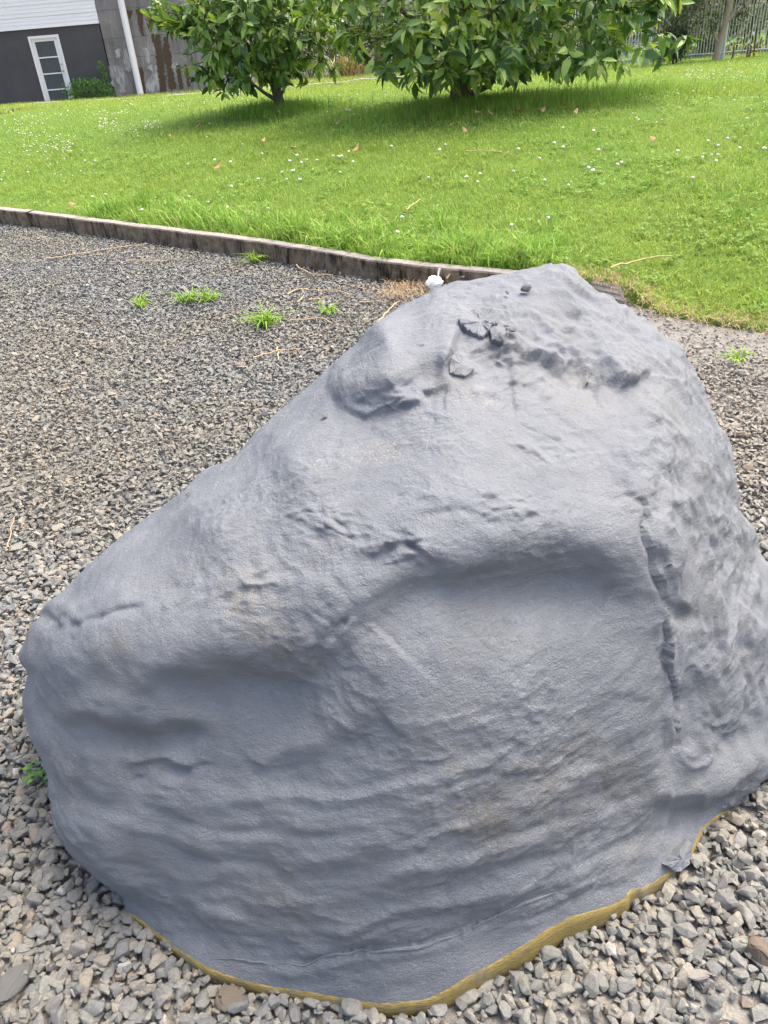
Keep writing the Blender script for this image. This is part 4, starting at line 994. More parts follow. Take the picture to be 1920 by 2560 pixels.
keep &= ~((L == 0) & (dist > 3.0) & (rng.random(len(X)) < .35))
keep &= ~(((px < -190) | (px > 2110)) & (L < 2) & (rng.random(len(X)) < .3))
# thin, dirty gravel towards the end of the kerb and at the bottom right
thin = sst(-.75, -.1, edn) * sst(.9, 1.3, X) * .72
pt = fbm(np.c_[X * 5, Y * 5, 0 * X], 3)
thin = np.maximum(thin, sst(.02, .2, pt) * .5 * sst(.1, .25, X) * (1 - sst(.72, .85, Y)))
thin = np.maximum(thin, sst(.18, .35, pt) * .25)
keep &= ~(rng.random(len(X)) < thin)
X, Y, S, L, dist, thin = (a[keep] for a in (X, Y, S, L, dist, thin))
S = S * np.where(thin > .3, .8, 1)
Z = np.where(L == 0, .001, np.where(L == 1, .009, .013)) + rng.normal(0, .0025, len(X))
eu = np.c_[rng.uniform(-.5, .5, len(X)), rng.uniform(-.5, .5, len(X)), rng.uniform(0, 6.28, len(X))]
def rotm(e):
    cx, sx_, cy, sy_, cz, sz_ = np.cos(e[:, 0]), np.sin(e[:, 0]), np.cos(e[:, 1]), np.sin(e[:, 1]), np.cos(e[:, 2]), np.sin(e[:, 2])
    return np.stack([np.stack([cz * cy, cz * sy_ * sx_ - sz_ * cx, cz * sy_ * cx + sz_ * sx_], -1),
                     np.stack([sz_ * cy, sz_ * sy_ * sx_ + cz * cx, sz_ * sy_ * cx - cz * sx_], -1),
                     np.stack([-sy_, cy * sx_, cy * cx], -1)], 1)
# the 300 that show largest become parts of their own
px, py, pz = project(np.c_[X, Y, Z])
vis = (px > 5) & (px < 1915) & (py < 2552) & (py > 500)
score = np.where(vis & (L > 0), S / pz, 0)
order = np.argsort(-score)
eye = Vector((0, 0, EYE))
single = []
for i in order[:2500]:
    tgt = Vector((X[i], Y[i], Z[i] + S[i] * .5)); dv = tgt - eye; ln = dv.length
    hit = bvh.ray_cast(eye, dv / ln, ln - .01)
    if hit[0] is None: single.append(i)
    if len(single) == 285: break
single = np.array(single)
near_me = []
for bm in near_kinds:
    me = bpy.data.meshes.new('stone'); bm.to_mesh(me); me.materials.append(M['stone']); near_me.append(me)
for i in single:
    o = link('stone', near_me[random.randrange(26)], gravel, (X[i], Y[i], Z[i]))
    o.rotation_euler = eu[i]; o.scale = (S[i] * 1.08,) * 3
rest = np.ones(len(X), bool); rest[single] = False
Vs, Fs, nn = [], [], 0
near_arr = []
for bm in near_kinds: near_arr.append(bm_arrays(bm)); bm.free()
infr = (px > -60) & (px < 1980)
fine = infr & (L > 0) & (dist < 1.0)
mid = infr & ~fine & (((L > 0) & (dist < 2.4)) | (dist < 1.1))
groups = ((near_arr, fine), (mid_kinds, mid), (far_kinds, ~fine & ~mid))
for kinds, msk in groups:
    ids = np.where(msk & rest)[0]
    pick = rng.integers(0, len(kinds), len(ids))
    for k, (v, f) in enumerate(kinds):
        j = ids[pick == k]
        if not len(j): continue
        W = np.einsum('nij,vj->nvi', rotm(eu[j]), v) * S[j][:, None, None] + np.c_[X[j], Y[j], Z[j]][:, None]
        Vs.append(W.reshape(-1, 3)); Fs.append((f[None] + (np.arange(len(j)) * len(v))[:, None, None]).reshape(-1, 3) + nn)
        nn += W.shape[0] * W.shape[1]
lg = link('loose_gravel', me_np('loose_gravel', np.concatenate(Vs), np.concatenate(Fs), M['stones'], False), gravel)
lg['kind'] = 'stuff'
print('stones', len(X), 'tris', sum(len(f) for f in Fs))
def one_stone(seed, p, s, m, label, flat=1.0, n=18, rz=0, parent=gravel, sharp=False):
    bm = hull_stone(seed, n, .72 * flat)
    if not sharp: bmesh.ops.bevel(bm, geom=list(bm.edges), offset=.08, segments=2, affect='EDGES')
    o = bm_obj('stone', bm, m, parent, p)
    o.scale = (s, s, s); o.rotation_euler = (.2, .15, rz)
    if label: o['label'] = label
    return o
bs = [(.030, 'tanstone', 'large tan three-cornered stone touching the boulder foot'), (.034, 'greystone', 'long grey stone at the lower left corner'), (.020, 'whitestone', 'pale white cream stone among grey gravel'),
      (.022, 'tanstone', 'cream rounded stone beside the boulder foot'), (.030, 'tanstone', 'brown grey chunky stone near the lower right'), (.026, 'tanstone', 'rounded brown stone on the grey gravel'),
      (.022, 'tanstone', 'brown stone in the middle of the gravel'), (.026, 'tanstone', 'brown rounded stone right of the boulder'), (.024, 'tanstone', 'second brown stone right of the boulder'),
      (.024, 'greystone', 'grey round stone near the lawn edge'), (.016, 'whitestone', 'small white stone near the tufts'), (.018, 'whitestone', 'white stone by the small grass tuft'),
      (.024, 'whitestone', 'white stone near the kerb'), (.02, 'whitestone', 'white flat stone on the gravel'), (.016, 'whitestone', 'small white chip on the gravel')]
for k, (p, (s, m, l)) in enumerate(zip(BIGST, bs)):
    one_stone(500 + k, (p[0], p[1], .017), s, M[m], l, .8, 22, k * 1.3, sharp=False)

# ------------------------------------------------------------------ timber kerb
kerb = empty('timber_kerb', KERB2[5], 'long low weathered timber kerb between the gravel and the lawn', 'kerb')
kb = np.array(KERB2[5])
def plank(P, top_h, thick, low, m, seed, label, split=False):
    rg = np.random.default_rng(seed)
    P = np.array(P, float)
    sg = np.r_[0, np.cumsum(np.linalg.norm(np.diff(P[:, :2], axis=0), axis=1))]
    n = max(8, int(sg[-1] / .04))
    t = np.linspace(0, sg[-1], n)
    C_ = np.c_[np.interp(t, sg, P[:, 0]), np.interp(t, sg, P[:, 1])]
    for _ in range(60): C_[1:-1] = (C_[:-2] + 2 * C_[1:-1] + C_[2:]) / 4
    tan = np.gradient(C_, axis=0); tan /= np.linalg.norm(tan, axis=1, keepdims=True)
    nor = np.c_[-tan[:, 1], tan[:, 0]]
    nor[(nor @ np.array((NX, NY))) < 0] *= -1
    wav = fbm(np.c_[t * 3, 0 * t + seed, 0 * t], 3) * .006
    sec = [(0, low), (0, top_h * .35), (.0, top_h - .012), (.006, top_h - .003), (.014, top_h), (thick * .5, top_h + .002), (thick - .012, top_h), (thick, top_h - .01), (thick, low)]
    V = []
    for k in range(n):
        for (a, b) in sec:
            pn = fbm(np.array([[t[k] * 14, a * 40 + seed, b * 40]]), 2)[0] * .0025
            V.append((C_[k, 0] + nor[k, 0] * (a + pn), C_[k, 1] + nor[k, 1] * (a + pn), b + (wav[k] if b > .03 else 0)))
    V = np.array(V) - kb * (1, 1, 1)
    m_ = len(sec)
    F = [(k * m_ + j, (k + 1) * m_ + j, (k + 1) * m_ + j + 1, k * m_ + j + 1) for k in range(n - 1) for j in range(m_ - 1)]
    bm = bmesh.new(); vv = [bm.verts.new(v) for v in V]
    for f in F: bm.faces.new([vv[i] for i in f])
    bm.faces.new([vv[j] for j in range(m_)]); bm.faces.new([vv[(n - 1) * m_ + j] for j in range(m_)][::-1])
    bmesh.ops.recalc_face_normals(bm, faces=bm.faces)
    o = bm_obj('plank', bm, m, kerb)
    o['label'] = label
    return o
kx = [(KERB1[0][0] - 3.0, KERB1[0][1] + 2.0, .14)] + list(KERB1)
plank(kx, .142, .09, -.05, M['timber'], 1, 'short visible end of the kerb timber at the far end')
plank(KERB2, .135, .085, -.06, M['timber'], 2, 'long stained kerb timber running behind the boulder')
# the rotten, split end piece
k3 = np.array(KERB3)
for k, (o_, hgt, cut, lo_) in enumerate(((.0, .060, 0.0, -.03), (.024, .082, .05, -.03), (.050, .098, .10, -.03), (.074, .086, .16, -.03))):
    P = k3.copy(); dv = (P[-1] - P[0])[:2]; dv /= np.linalg.norm(dv); P[-1, :2] -= dv * cut * .6
    P[:, 0] += NX * o_; P[:, 1] += NY * o_
    plank(P, hgt, .020, lo_, M['timber2'], 10 + k, 'split grey sliver of the rotten kerb end')

# ------------------------------------------------------------------ grass
def blades(x, y, z, hgt, wid, lean, nseg=2, curl=1.0, az=None):
    n = len(x)
    az = rng.uniform(0, 2 * np.pi, n) if az is None else az
    fa = az + rng.normal(np.pi / 2, .5, n)
    dx, dy = np.cos(az), np.sin(az); wx, wy = np.cos(fa) * wid / 2, np.sin(fa) * wid / 2
    lv = []
    if nseg == 2:
        fr = ((0, 0, 1), (.55, .30, .85), (1, 1, 0))
    else:
        fr = ((0, 0, 1), (1, 1, 0))
    for (t, l, w_) in fr:
        hz = hgt * np.cos(np.clip(lean, 0, 1.4) * t ** .7) * t
        off_ = hgt * np.sin(np.clip(lean, 0, 1.45)) * (l if nseg == 2 else t) * curl
        bx, by, bz = x + dx * off_, y + dy * off_, z + hz
        if w_: lv += [np.c_[bx - wx * w_, by - wy * w_, bz], np.c_[bx + wx * w_, by + wy * w_, bz]]
        else: lv += [np.c_[bx, by, bz]]
    k = len(lv)
    V = np.stack(lv, 1).reshape(-1, 3)
    T = np.array([(0, 1, 3), (0, 3, 2), (2, 3, 4)] if k == 5 else [(0, 1, 2)])
    F = (T[None] + (np.arange(n) * k)[:, None, None]).reshape(-1, 3)
    return V, F
acc = Acc()
def ground_z(x, y):
    p = np.c_[x, y, 0 * x]
    e = edge_dist(x, y)
    return lawn_h(x, y) + (fbm(p * 1.3, 3) * .03 + fbm(p * 6, 2) * .008) * sst(0, .5, e)
def field(n, rmin, rmax, power):
    v = rng.random(n)
    r = (rmin ** power + v * (rmax ** power - rmin ** power)) ** (1 / power)
    t = rng.uniform(-.60, .66, n)
    return r * np.sin(t), r * np.cos(t)
NG = 350000
x, y = field(NG, 3.4, 34, .55)
e = edge_dist(x, y)
px, py, pz = project(np.c_[x, y, lawn_h(x, y)])
k = (e > .0) & (px > -380) & (px < 2300) & (py < 900)
ragged = (x > .95) & (e < .10) & (rng.random(len(x)) < .55)
k &= ~ragged
x, y, e, pz = x[k], y[k], e[k], pz[k]
z = ground_z(x, y)
pat = fbm(np.c_[x * .8, y * .8, 0 * x], 3)
hgt = (.036 + .016 * np.clip(pat * 2, -1, 1.4)) * rng.uniform(.5, 1.9, len(x)) * (1 + .25 * sst(9, 25, pz))
wid = np.maximum(.0050, .00070 * pz) * rng.uniform(.6, 1.7, len(x))
near = pz < 9.5
for m_, ns in ((near, 2), (~near, 1)):
    acc.add(*blades(x[m_], y[m_], z[m_] - .004, hgt[m_], wid[m_], np.abs(rng.normal(.7, .38, m_.sum())), ns))
V, F = acc.get()
print('grass tris', len(F))
tag(link('grass', me_np('grass', V, F, M['grass'], False)), 'short bright green mown grass covering the lawn', kind='stuff')
# long unmown grass along the kerb and under the trees
acc = Acc()
def tuftline(n, sx, sy, hmin, hmax, spread=.1, lean=.5):
    xx = sx + rng.normal(0, spread, n); yy = sy + rng.normal(0, spread, n)
    kk = edge_dist(xx, yy) > .0
    xx, yy = xx[kk], yy[kk]
    acc.add(*blades(xx, yy, ground_z(xx, yy) - .004, rng.uniform(hmin, hmax, len(xx)), rng.uniform(.006, .012, len(xx)), np.abs(rng.normal(lean, .35, len(xx))), 2, 1.1))
for _ in range(250):
    s = rng.uniform(1, 10.3); i = int(s); f = s - i
    E_ = [p for p in KERB2]
    a, b = np.array(E_[min(i, 9)]), np.array(E_[min(i + 1, 10)])
    c = a + (b - a) * f
    dd = abs(rng.normal(0, .22)) + .12
    tuftline(int(rng.uniform(12, 40)), c[0] + NX * dd, c[1] + NY * dd, .05, rng.choice([.10, .15, .24]), .055, .72)
for (tx, ty, sx, sy, n) in ((TREE[0][0], TREE[0][1], .38, .25, 2600), (TREE[1][0] + .6, TREE[1][1] - .1, 1.0, .35, 7000), (TREE[1][0], TREE[1][1], .3, .2, 1600)):
    xx = tx + rng.normal(0, sx, n); yy = ty + rng.normal(0, sy, n)
    acc.add(*blades(xx, yy, ground_z(xx, yy) - .004, rng.uniform(.06, .17, n), rng.uniform(.006, .010, n), np.abs(rng.normal(.4, .3, n)), 2))
for _ in range(120):
    xx, yy = field(1, 4, 9, 1)
    if edge_dist(xx, yy)[0] > .3: tuftline(int(rng.uniform(6, 22)), xx[0], yy[0], .04, .11, .05, .6)
V, F = acc.get()
tag(link('long_grass', me_np('long_grass', V, F, M['longgrass'], False)), 'longer grass tufts along the kerb and under the trees', kind='stuff')
# low clover leaves in darker patches
n = 17000
x, y = field(n, 3.6, 13, .7)
pt2 = fbm(np.c_[x * 1.7, y * 1.7, 0 * x + 3], 3)
k = (edge_dist(x, y) > .15) & (pt2 > .06)
x, y = x[k], y[k]
z = ground_z(x, y) + rng.uniform(.02, .045, len(x))
a0 = rng.uniform(0, 6.28, len(x))
r_ = rng.uniform(.008, .015, len(x))
lv, lf = [], []
for j in range(3):
    a1 = a0 + j * 2.094
    c_ = np.c_[x + np.cos(a1) * r_, y + np.sin(a1) * r_, z + rng.normal(0, .003, len(x))]
    tx_, ty_ = np.cos(a1), np.sin(a1)
    til = rng.normal(0, .35, (len(x), 2)) * r_[:, None]
    q_ = np.stack([np.c_[x, y, z], c_ + np.c_[-ty_ * r_ * .8, tx_ * r_ * .8, til[:, 0]], c_ + np.c_[tx_ * r_, ty_ * r_, til[:, 1]], c_ + np.c_[ty_ * r_ * .8, -tx_ * r_ * .8, -til[:, 0]]], 1)
    lf.append(np.arange(len(x) * 4).reshape(-1, 4) + j * len(x) * 4); lv.append(q_.reshape(-1, 3))
tag(link('clover_leaves', me_np('clover_leaves', np.concatenate(lv), np.concatenate(lf), M['clover'], False)), 'low dark green clover leaves in patches through the lawn', kind='stuff')
# dry thatch along the ragged edge and beside the kerb foot
acc = Acc()
n = 2600
xx = rng.uniform(1.0, 2.5, n); e_ = rng.normal(.06, .08, n)
es = LEDGE[:, 0] * NY - LEDGE[:, 1] * NX; edv = LEDGE[:, 0] * NX + LEDGE[:, 1] * NY
s_ = rng.uniform(-2.75, .6, n); d_ = np.interp(s_, es, edv) + e_
xx, yy = s_ * NY + d_ * NX, -s_ * NX + d_ * NY
kk = (xx > .9)
xx, yy = xx[kk], yy[kk]
acc.add(*blades(xx, yy, np.maximum(.012, ground_z(xx, yy) - .002), rng.uniform(.02, .07, len(xx)), rng.uniform(.002, .0045, len(xx)), rng.uniform(.9, 1.45, len(xx)), 2, 1.3))
n = 420
cx_, cy_ = SCRAP[0][0] - .13, SCRAP[0][1] + .02
xx = cx_ + rng.normal(0, .16, n); yy = cy_ + rng.normal(0, .09, n)
kk = edge_dist(xx, yy) < -.11
xx, yy = xx[kk], yy[kk]
acc.add(*blades(xx, yy, 0 * xx + .022, rng.uniform(.03, .12, len(xx)), rng.uniform(.002, .004, len(xx)), rng.uniform(1.1, 1.45, len(xx)), 2, 1.3))
V, F = acc.get()
tag(link('dry_grass', me_np('dry_grass', V, F, M['drygrass'], False)), 'dry tan grass thatch along the lawn edge', kind='stuff')

# ------------------------------------------------------------------ clover and daisies
def flower_mesh(seed, hgt, rad):
    rg = np.random.default_rng(seed)
    V, F = tube_np([(0, 0, -.01), (rg.normal(0, .004), rg.normal(0, .004), hgt * .5), (rg.normal(0, .008), rg.normal(0, .008), hgt)], .0016, 4)
    top = V[-4:].mean(0)
    bm = bmesh.new(); bmesh.ops.create_icosphere(bm, subdivisions=2, radius=rad)
    for v in bm.verts: v.co *= rg.uniform(.72, 1.15)
    hv, hf = bm_arrays(bm); bm.free()
    q4 = np.c_[F[:, 0], F[:, 1], F[:, 2]]; q5 = np.c_[F[:, 0], F[:, 2], F[:, 3]]
    ff = np.r_[q4, q5]
    return me_np('clover_flower', np.r_[V, hv * (1, 1, .85) + top], np.r_[ff, hf + len(V)], [M['stem'], M['petal']], False, np.r_[np.zeros(len(ff)), np.ones(len(hf))])
fm = [flower_mesh(k, .06 + .008 * k, .0142) for k in range(5)]
for i, p in enumerate(CLOVER):
    gz_ = float(ground_z(np.array([p[0]]), np.array([p[1]]))[0])
    o = tag(link('clover_flower', fm[i % 5], None, (p[0], p[1], gz_)), 'small white clover flower standing in the lawn grass', 'flower', 'white clover flowers dotted over the lawn')
    o.rotation_euler.z = i * 2.1
    s = random.uniform(.75, 1.15); o.scale = (s, s, s * .8)
acc = Acc()
bm = bmesh.new(); bmesh.ops.create_icosphere(bm, subdivisions=1, radius=1); dv_, df_ = bm_arrays(bm); bm.free()
for p in DAISY:
    r_ = random.uniform(.007, .014)
    zz = float(ground_z(np.array([p[0]]), np.array([p[1]]))[0])
    acc.add(dv_ * (r_, r_, r_ * .6) + (p[0], p[1], zz + random.uniform(.045, .065)), df_)
V, F = acc.get()
tag(link('daisies', me_np('daisies', V, F, M['petal'], False)), 'far daisies sprinkled white over the lawn', kind='stuff')

# ------------------------------------------------------------------ fallen leaves, stalks, weeds, scrap
def leaf_arrays(L_, W_, fold=.25, bend=.3, nx=5, tipn=1.0):
    """blade along +Y, base at origin, faces up +Z"""
    t = np.linspace(0, 1, nx)
    prof = np.sin(np.pi * np.clip(t * .93 + .045, 0, 1) ** .85) ** .9 * W_ / 2
    prof[0] = W_ * .05; prof[-1] = W_ * .03
    V = []
    for k in range(nx):
        yy = t[k] * L_ * (1 - .12 * bend * t[k]); zz = -bend * L_ * t[k] ** 2 * .6
        V += [(-prof[k], yy, zz + prof[k] * fold), (0, yy, zz), (prof[k], yy, zz + prof[k] * fold)]
    F = []
    for k in range(nx - 1):
        a = k * 3
        F += [(a, a + 1, a + 4, a + 3), (a + 1, a + 2, a + 5, a + 4)]
    return np.array(V), np.array(F)
dl = [me_np('fallen_leaf', *(lambda a: (a[0] * (1, 1, -1.2) + (0, -.04, .02), a[1]))(leaf_arrays(.085, .045, .5, .5)), M['deadleaf'], True) for _ in range(2)]
dlab = ['pale tan curled leaf lying on the mown lawn left of the trees', 'tan leaf on the lawn below the smaller citrus tree', 'reddish tan leaf on open lawn, next to the tan one', 'brown leaf in the shade between the two trees', 'brown leaf half sunk in the grass above the clover patch',
        'dark leaf in the grass left of the smaller tree', 'thin brown leaf in front of the big tree trunk', 'bright tan leaf lying in front of the big tree trunk', 'brown leaf just below the trunk of the big tree', 'tan upright leaf beside the big trunk',
        'orange leaf in shaded grass right of the trunk', 'upright yellow tan leaf in the shaded grass under the big tree', 'long tan leaf at the shade edge of the big tree', 'small tan leaf alone on the sunny lawn', 'curled straw coloured leaf near the middle of the lawn', 'tan dry leaf on the kerb timber edge']
for i, (p, l) in enumerate(zip(DRYLEAF, dlab)):
    zz = float(ground_z(np.array([p[0]]), np.array([p[1]]))[0])
    o = tag(link('fallen_leaf', dl[i % 2], None, (p[0], p[1], zz + .032)), l, 'leaf', 'fallen leaves on the lawn')
    o.rotation_euler = (random.uniform(-.5, .3), random.uniform(-.5, .5), random.uniform(0, 6.28))
    s = random.uniform(.85, 1.3); o.scale = (s, s, s)
yl = tag(link('fallen_leaf', me_np('fallen_leaf', *leaf_arrays(.05, .022, .4, .4), M['ylf'], True), None, (YLEAF[0][0], YLEAF[0][1], .035)), 'yellow orange leaf lying on the gravel by the frame edge', 'leaf')
yl.rotation_euler = (.2, .3, 2.4)
def stalk(P, rad, m, name, label, cat, lift=.0, lawnz=False, group=None):
    P = np.array(P, float)
    sg = np.r_[0, np.cumsum(np.linalg.norm(np.diff(P, axis=0), axis=1))]
    t = np.linspace(0, sg[-1], max(4, len(P) * 3))
    Q = np.c_[[np.interp(t, sg, P[:, k]) for k in range(3)]].T
    if lawnz: Q[:, 2] = ground_z(Q[:, 0], Q[:, 1]) + lift
    else: Q[:, 2] += lift
    Q += rng.normal(0, .003, Q.shape)
    c = Q.mean(0)
    V, F = tube_np(Q - c, np.linspace(rad, rad * .55, len(Q)), 5)
    return tag(link(name, me_np(name, V, F, m, True), None, c), label, cat, group)
for P, l, m in zip(STALKL, ('long pale straw lying across the open lawn', 'bent pale green seed stalk lying just behind the boulder', 'thin dry straw lying slanted near the long grass'), ('straw', 'drygrass', 'straw')):
    stalk(P, .005, M['straw'], 'straw_stalk', l, 'straw', .05, True)
tl = ['long bent dry stalk on gravel below the kerb', 'short slanted dry stalk below the long bent one', 'thin straight dry stalk in the gravel, left of the boulder top', 'forked dry stalk pointing right from the large grass tuft', 'long thin dry stalk crossed by a short one',
      'short dry stalk crossing the long thin one', 'tan dry stalk leaning against the boulder edge', 'dry stalk lying level near the boulder top', 'long tan stalk on far gravel beside the kerb foot', 'shorter tan stalk just below the long far one', 'thin pale stalk standing out on gravel near the boulder nose', 'curved dry stalk near the small tuft by the kerb']
for i, (P, l) in enumerate(zip(TWIG, tl)):
    stalk(P, .0044 if i != 10 else .002, M['straw'], 'dry_stalk', l, 'stalk', .004, False, 'dry stalks scattered on the gravel')
# grass tufts growing in the gravel
tlab = ['left half of the double grass tuft in the gravel', 'right half of the double grass tuft in the gravel', 'smallest pale grass tuft, left of the double tuft', 'largest spreading grass tuft in the gravel', 'grass tuft growing at the foot of the kerb', 'small bright grass tuft beside the forked dry stalk', 'small weed tuft in gravel right of the boulder']
tsz = [(40, .11), (36, .10), (22, .09), (60, .13), (34, .12), (22, .08), (20, .07)]
for p, l, (n, hh) in zip(TUFT, tlab, tsz):
    a = rng.uniform(0, 6.28, n)
    V, F = blades(rng.normal(0, hh * .22, n), rng.normal(0, hh * .16, n), np.zeros(n), rng.uniform(.6, 1.35, n) * hh, rng.uniform(.008, .013, n), np.clip(rng.normal(1.15, .22, n), .3, 1.42), 2, 1.35, a)
    tag(link('grass_tuft', me_np('grass_tuft', V, F, M['tuft'], False), None, (p[0], p[1], .012)), l, 'grass tuft', 'grass tufts growing in the gravel')
acc = Acc()
for k in range(24):
    v, f = leaf_arrays(.016, .010, .3, .3, 4)
    a, b = rng.uniform(0, 6.28), rng.uniform(-.2, .5)
    Rm = np.array(Matrix.Rotation(a, 3, 'Z') @ Matrix.Rotation(b, 3, 'X'))
    acc.add(v @ Rm.T + (rng.normal(0, .015), rng.normal(0, .013), rng.uniform(.01, .03)), f)
V, F = acc.get()
tag(link('clover_weed', me_np('clover_weed', V, F, M['bush'], True), None, WEED[0]), 'small green round-leaved weed tucked under the boulder side', 'weed')
# white scrap by the kerb with two little curls
scrap = empty('white_scrap', SCRAP[0], 'bright white crumpled scrap among dry grass at the kerb foot', 'scrap')
bm = bmesh.new(); bmesh.ops.create_icosphere(bm, subdivisions=4, radius=.046)
for v in bm.verts:
    f_ = 1 + .75 * float(fbm(np.array([v.co]) * 22, 3)[0]) - .25 * abs(float(fbm(np.array([v.co]) * 60 + 5, 2)[0]))
    v.co = Vector((v.co.x * 1.1, v.co.y * .7, v.co.z * .95)) * f_
bm_obj('crumpled_body', bm, M['scrap'], scrap, (0, 0, .045))
V, F = tube_np([(.022, .01, .085), (.026, .012, .11), (.034, .012, .13)], [.004, .006, .007], 6)
link('curl', me_np('curl', V, F, M['scrap'], True), scrap)
V, F = tube_np([(.06, .0, .03), (.075, .004, .07), (.092, .004, .095)], [.008, .006, .004], 6)
link('curl', me_np('curl', V, F, M['straw'], True), scrap)
# pebbles on the boulder
pl = ['roundest pebble resting on top of the boulder', 'flat dark chip beside the round pebble', 'small stone chip touching the curled paint flake', 'pale stone chip below the curled paint flake', 'little chip lying under the stone chips', 'dark sliver on the slope left of the lobe', 'pale chip on the far top edge of the boulder', 'tiny grit grain lower on the left slope', 'small dark grit chip on the left slope']
for k, ((p, s), l) in enumerate(zip(PEB, pl)):
    hit = bvh.find_nearest(Vector(p))
    bm = hull_stone(700 + k, 20, .72 if k else 1.0)
    if k == 0: bmesh.ops.bevel(bm, geom=list(bm.edges), offset=.12, segments=2, affect='EDGES')
    o = tag(bm_obj('pebble', bm, M['greystone'], None, Vector(p) + hit[1] * 0 + Vector((0, 0, s * .55 + .004))), l, 'pebble', 'loose chips lying on the boulder')
    o.scale = (s, s, s * (.85 if k == 0 else .55)); o.rotation_euler = (.2, -.1, k * 1.7)

# ------------------------------------------------------------------ trees
def rot_to(dirv, roll, upv=None):
    """3x3 frames taking +Y to dirv, with +Z as near upv as it can be"""
    y = dirv / np.linalg.norm(dirv)
    z = (upv if upv is not None else np.array((0, 0, 1.))) + rng.normal(0, .35, 3)
    x = np.cross(y, z); x /= np.linalg.norm(x) + 1e-9
    z = np.cross(x, y)
    c, s = math.cos(roll), math.sin(roll)
    return np.stack([x * c + z * s, y, -x * s + z * c], 1)
leafkinds = [leaf_arrays(1, w_, f_, b_, 4) for w_, f_, b_ in ((.38, .35, .35), (.45, .25, .5), (.33, .5, .2), (.40, .3, .8))]
leafmesh = [[me_np('leaf', v, f, M[m_], True) for v, f in leafkinds] for m_ in ('cit1', 'cib1')]
def citrus(name, loc, clusters, leafl, label, trunk, group, limbs):
    root = empty(name, loc, label, 'tree', group)
    L0 = np.array(loc)
    Fr, Po, Sz, Yg = [], [], [], []
    tw = Acc()
    for (c, od, n) in clusters:
        c = np.array(c); od = np.array(od)
        tw.add(*tube_np([c - od * .22 + (0, 0, -.02), c - od * .08, c], [.006, .004, .003], 4))
        young = rng.random() < .15
        for j in range(n):
            Yg.append(int(young)); th = rng.uniform(0, 6.28)
            side = np.cross(od, (0, 0, 1)); side /= np.linalg.norm(side) + 1e-6
            u_ = np.cross(side, od)
            d = od * rng.uniform(.1, 1.0) + (side * math.cos(th) + u_ * math.sin(th)) * rng.uniform(.4, 1.0) + np.array((0, 0, -rng.uniform(-.3, .7)))
            base_ = c + od * rng.uniform(-.12, .03) + rng.normal(0, .012, 3)
            Fr.append(rot_to(d, rng.normal(0, .4), od * .5 + np.array((0, 0, .9)))); Po.append(base_); Sz.append(leafl * rng.uniform(.6, 1.2))
    Fr, Po, Sz, Yg = np.array(Fr), np.array(Po), np.array(Sz), np.array(Yg)
    px, py, pz = project(Po + L0)
    front = (Po @ np.array((0, -1, 0.)))
    vis = (px > 0) & (px < 1920) & (py > -5) & (py < 400)
    sc_ = np.where(vis, Sz / pz * (1 + 2.5 * sst(np.quantile(front, .55), np.quantile(front, .95), front)), 0)
    o_ = np.argsort(-sc_)
    one, rest_ = o_[:300], o_[300:]
    for i in one:
        l = link('leaf', leafmesh[Yg[i]][random.randrange(4)], root)
        mt = Matrix(Fr[i].tolist()).to_4x4() @ Matrix.Scale(float(Sz[i]), 4); mt.translation = Po[i].tolist()
        l.matrix_local = mt
    ac, yi = Acc(), []
    pick = rng.integers(0, 4, len(rest_))
    for k, (v, f) in enumerate(leafkinds):
        j = rest_[pick == k]
        W = np.einsum('nij,vj->nvi', Fr[j], v) * Sz[j][:, None, None] + Po[j][:, None]
        ac.add(W.reshape(-1, 3), (f[None] + (np.arange(len(j)) * len(v))[:, None, None]).reshape(-1, 4)); yi.append(np.repeat(Yg[j], len(f)))
    fo = link('foliage', me_np('foliage', *ac.get(), [M['cit2'], M['cib2']], True, np.concatenate(yi)), root); fo['kind'] = 'stuff'
    link('twigs', me_np('twigs', *tw.get(), M['bark'], True), root)['kind'] = 'stuff'
    link('trunk', me_np('trunk', *tube_np(*trunk, 12), M['bark'], True), root)
    for lb in limbs: link('limb', me_np('limb', *tube_np(*lb, 8), M['bark'], True), root)
    return root
def shell_clusters(n, cx, cy, cz, rx, ry, rz, zmin, rmin=.72, seed=0, front=.0, nl=(5, 10)):
    rg = np.random.default_rng(seed); out_ = []
    while len(out_) < n:
        d = rg.normal(size=3); d /= np.linalg.norm(d)
        if rg.random() < front and d[1] > .15: continue
        lum = 1 + .22 * float(fbm(np.array([d * 2.2 + seed]), 2)[0]) * 2
        r_ = rg.uniform(rmin, 1.0) * lum
        p = np.array((cx + d[0] * rx * r_, cy + d[1] * ry * r_, cz + d[2] * rz * r_))
        if p[2] < zmin: p[2] = zmin + abs(rg.normal(0, .12))
        od = d * (1, 1, .7) + (0, 0, .1); od /= np.linalg.norm(od)
        out_.append((p, od, int(rg.integers(*nl))))
    return out_
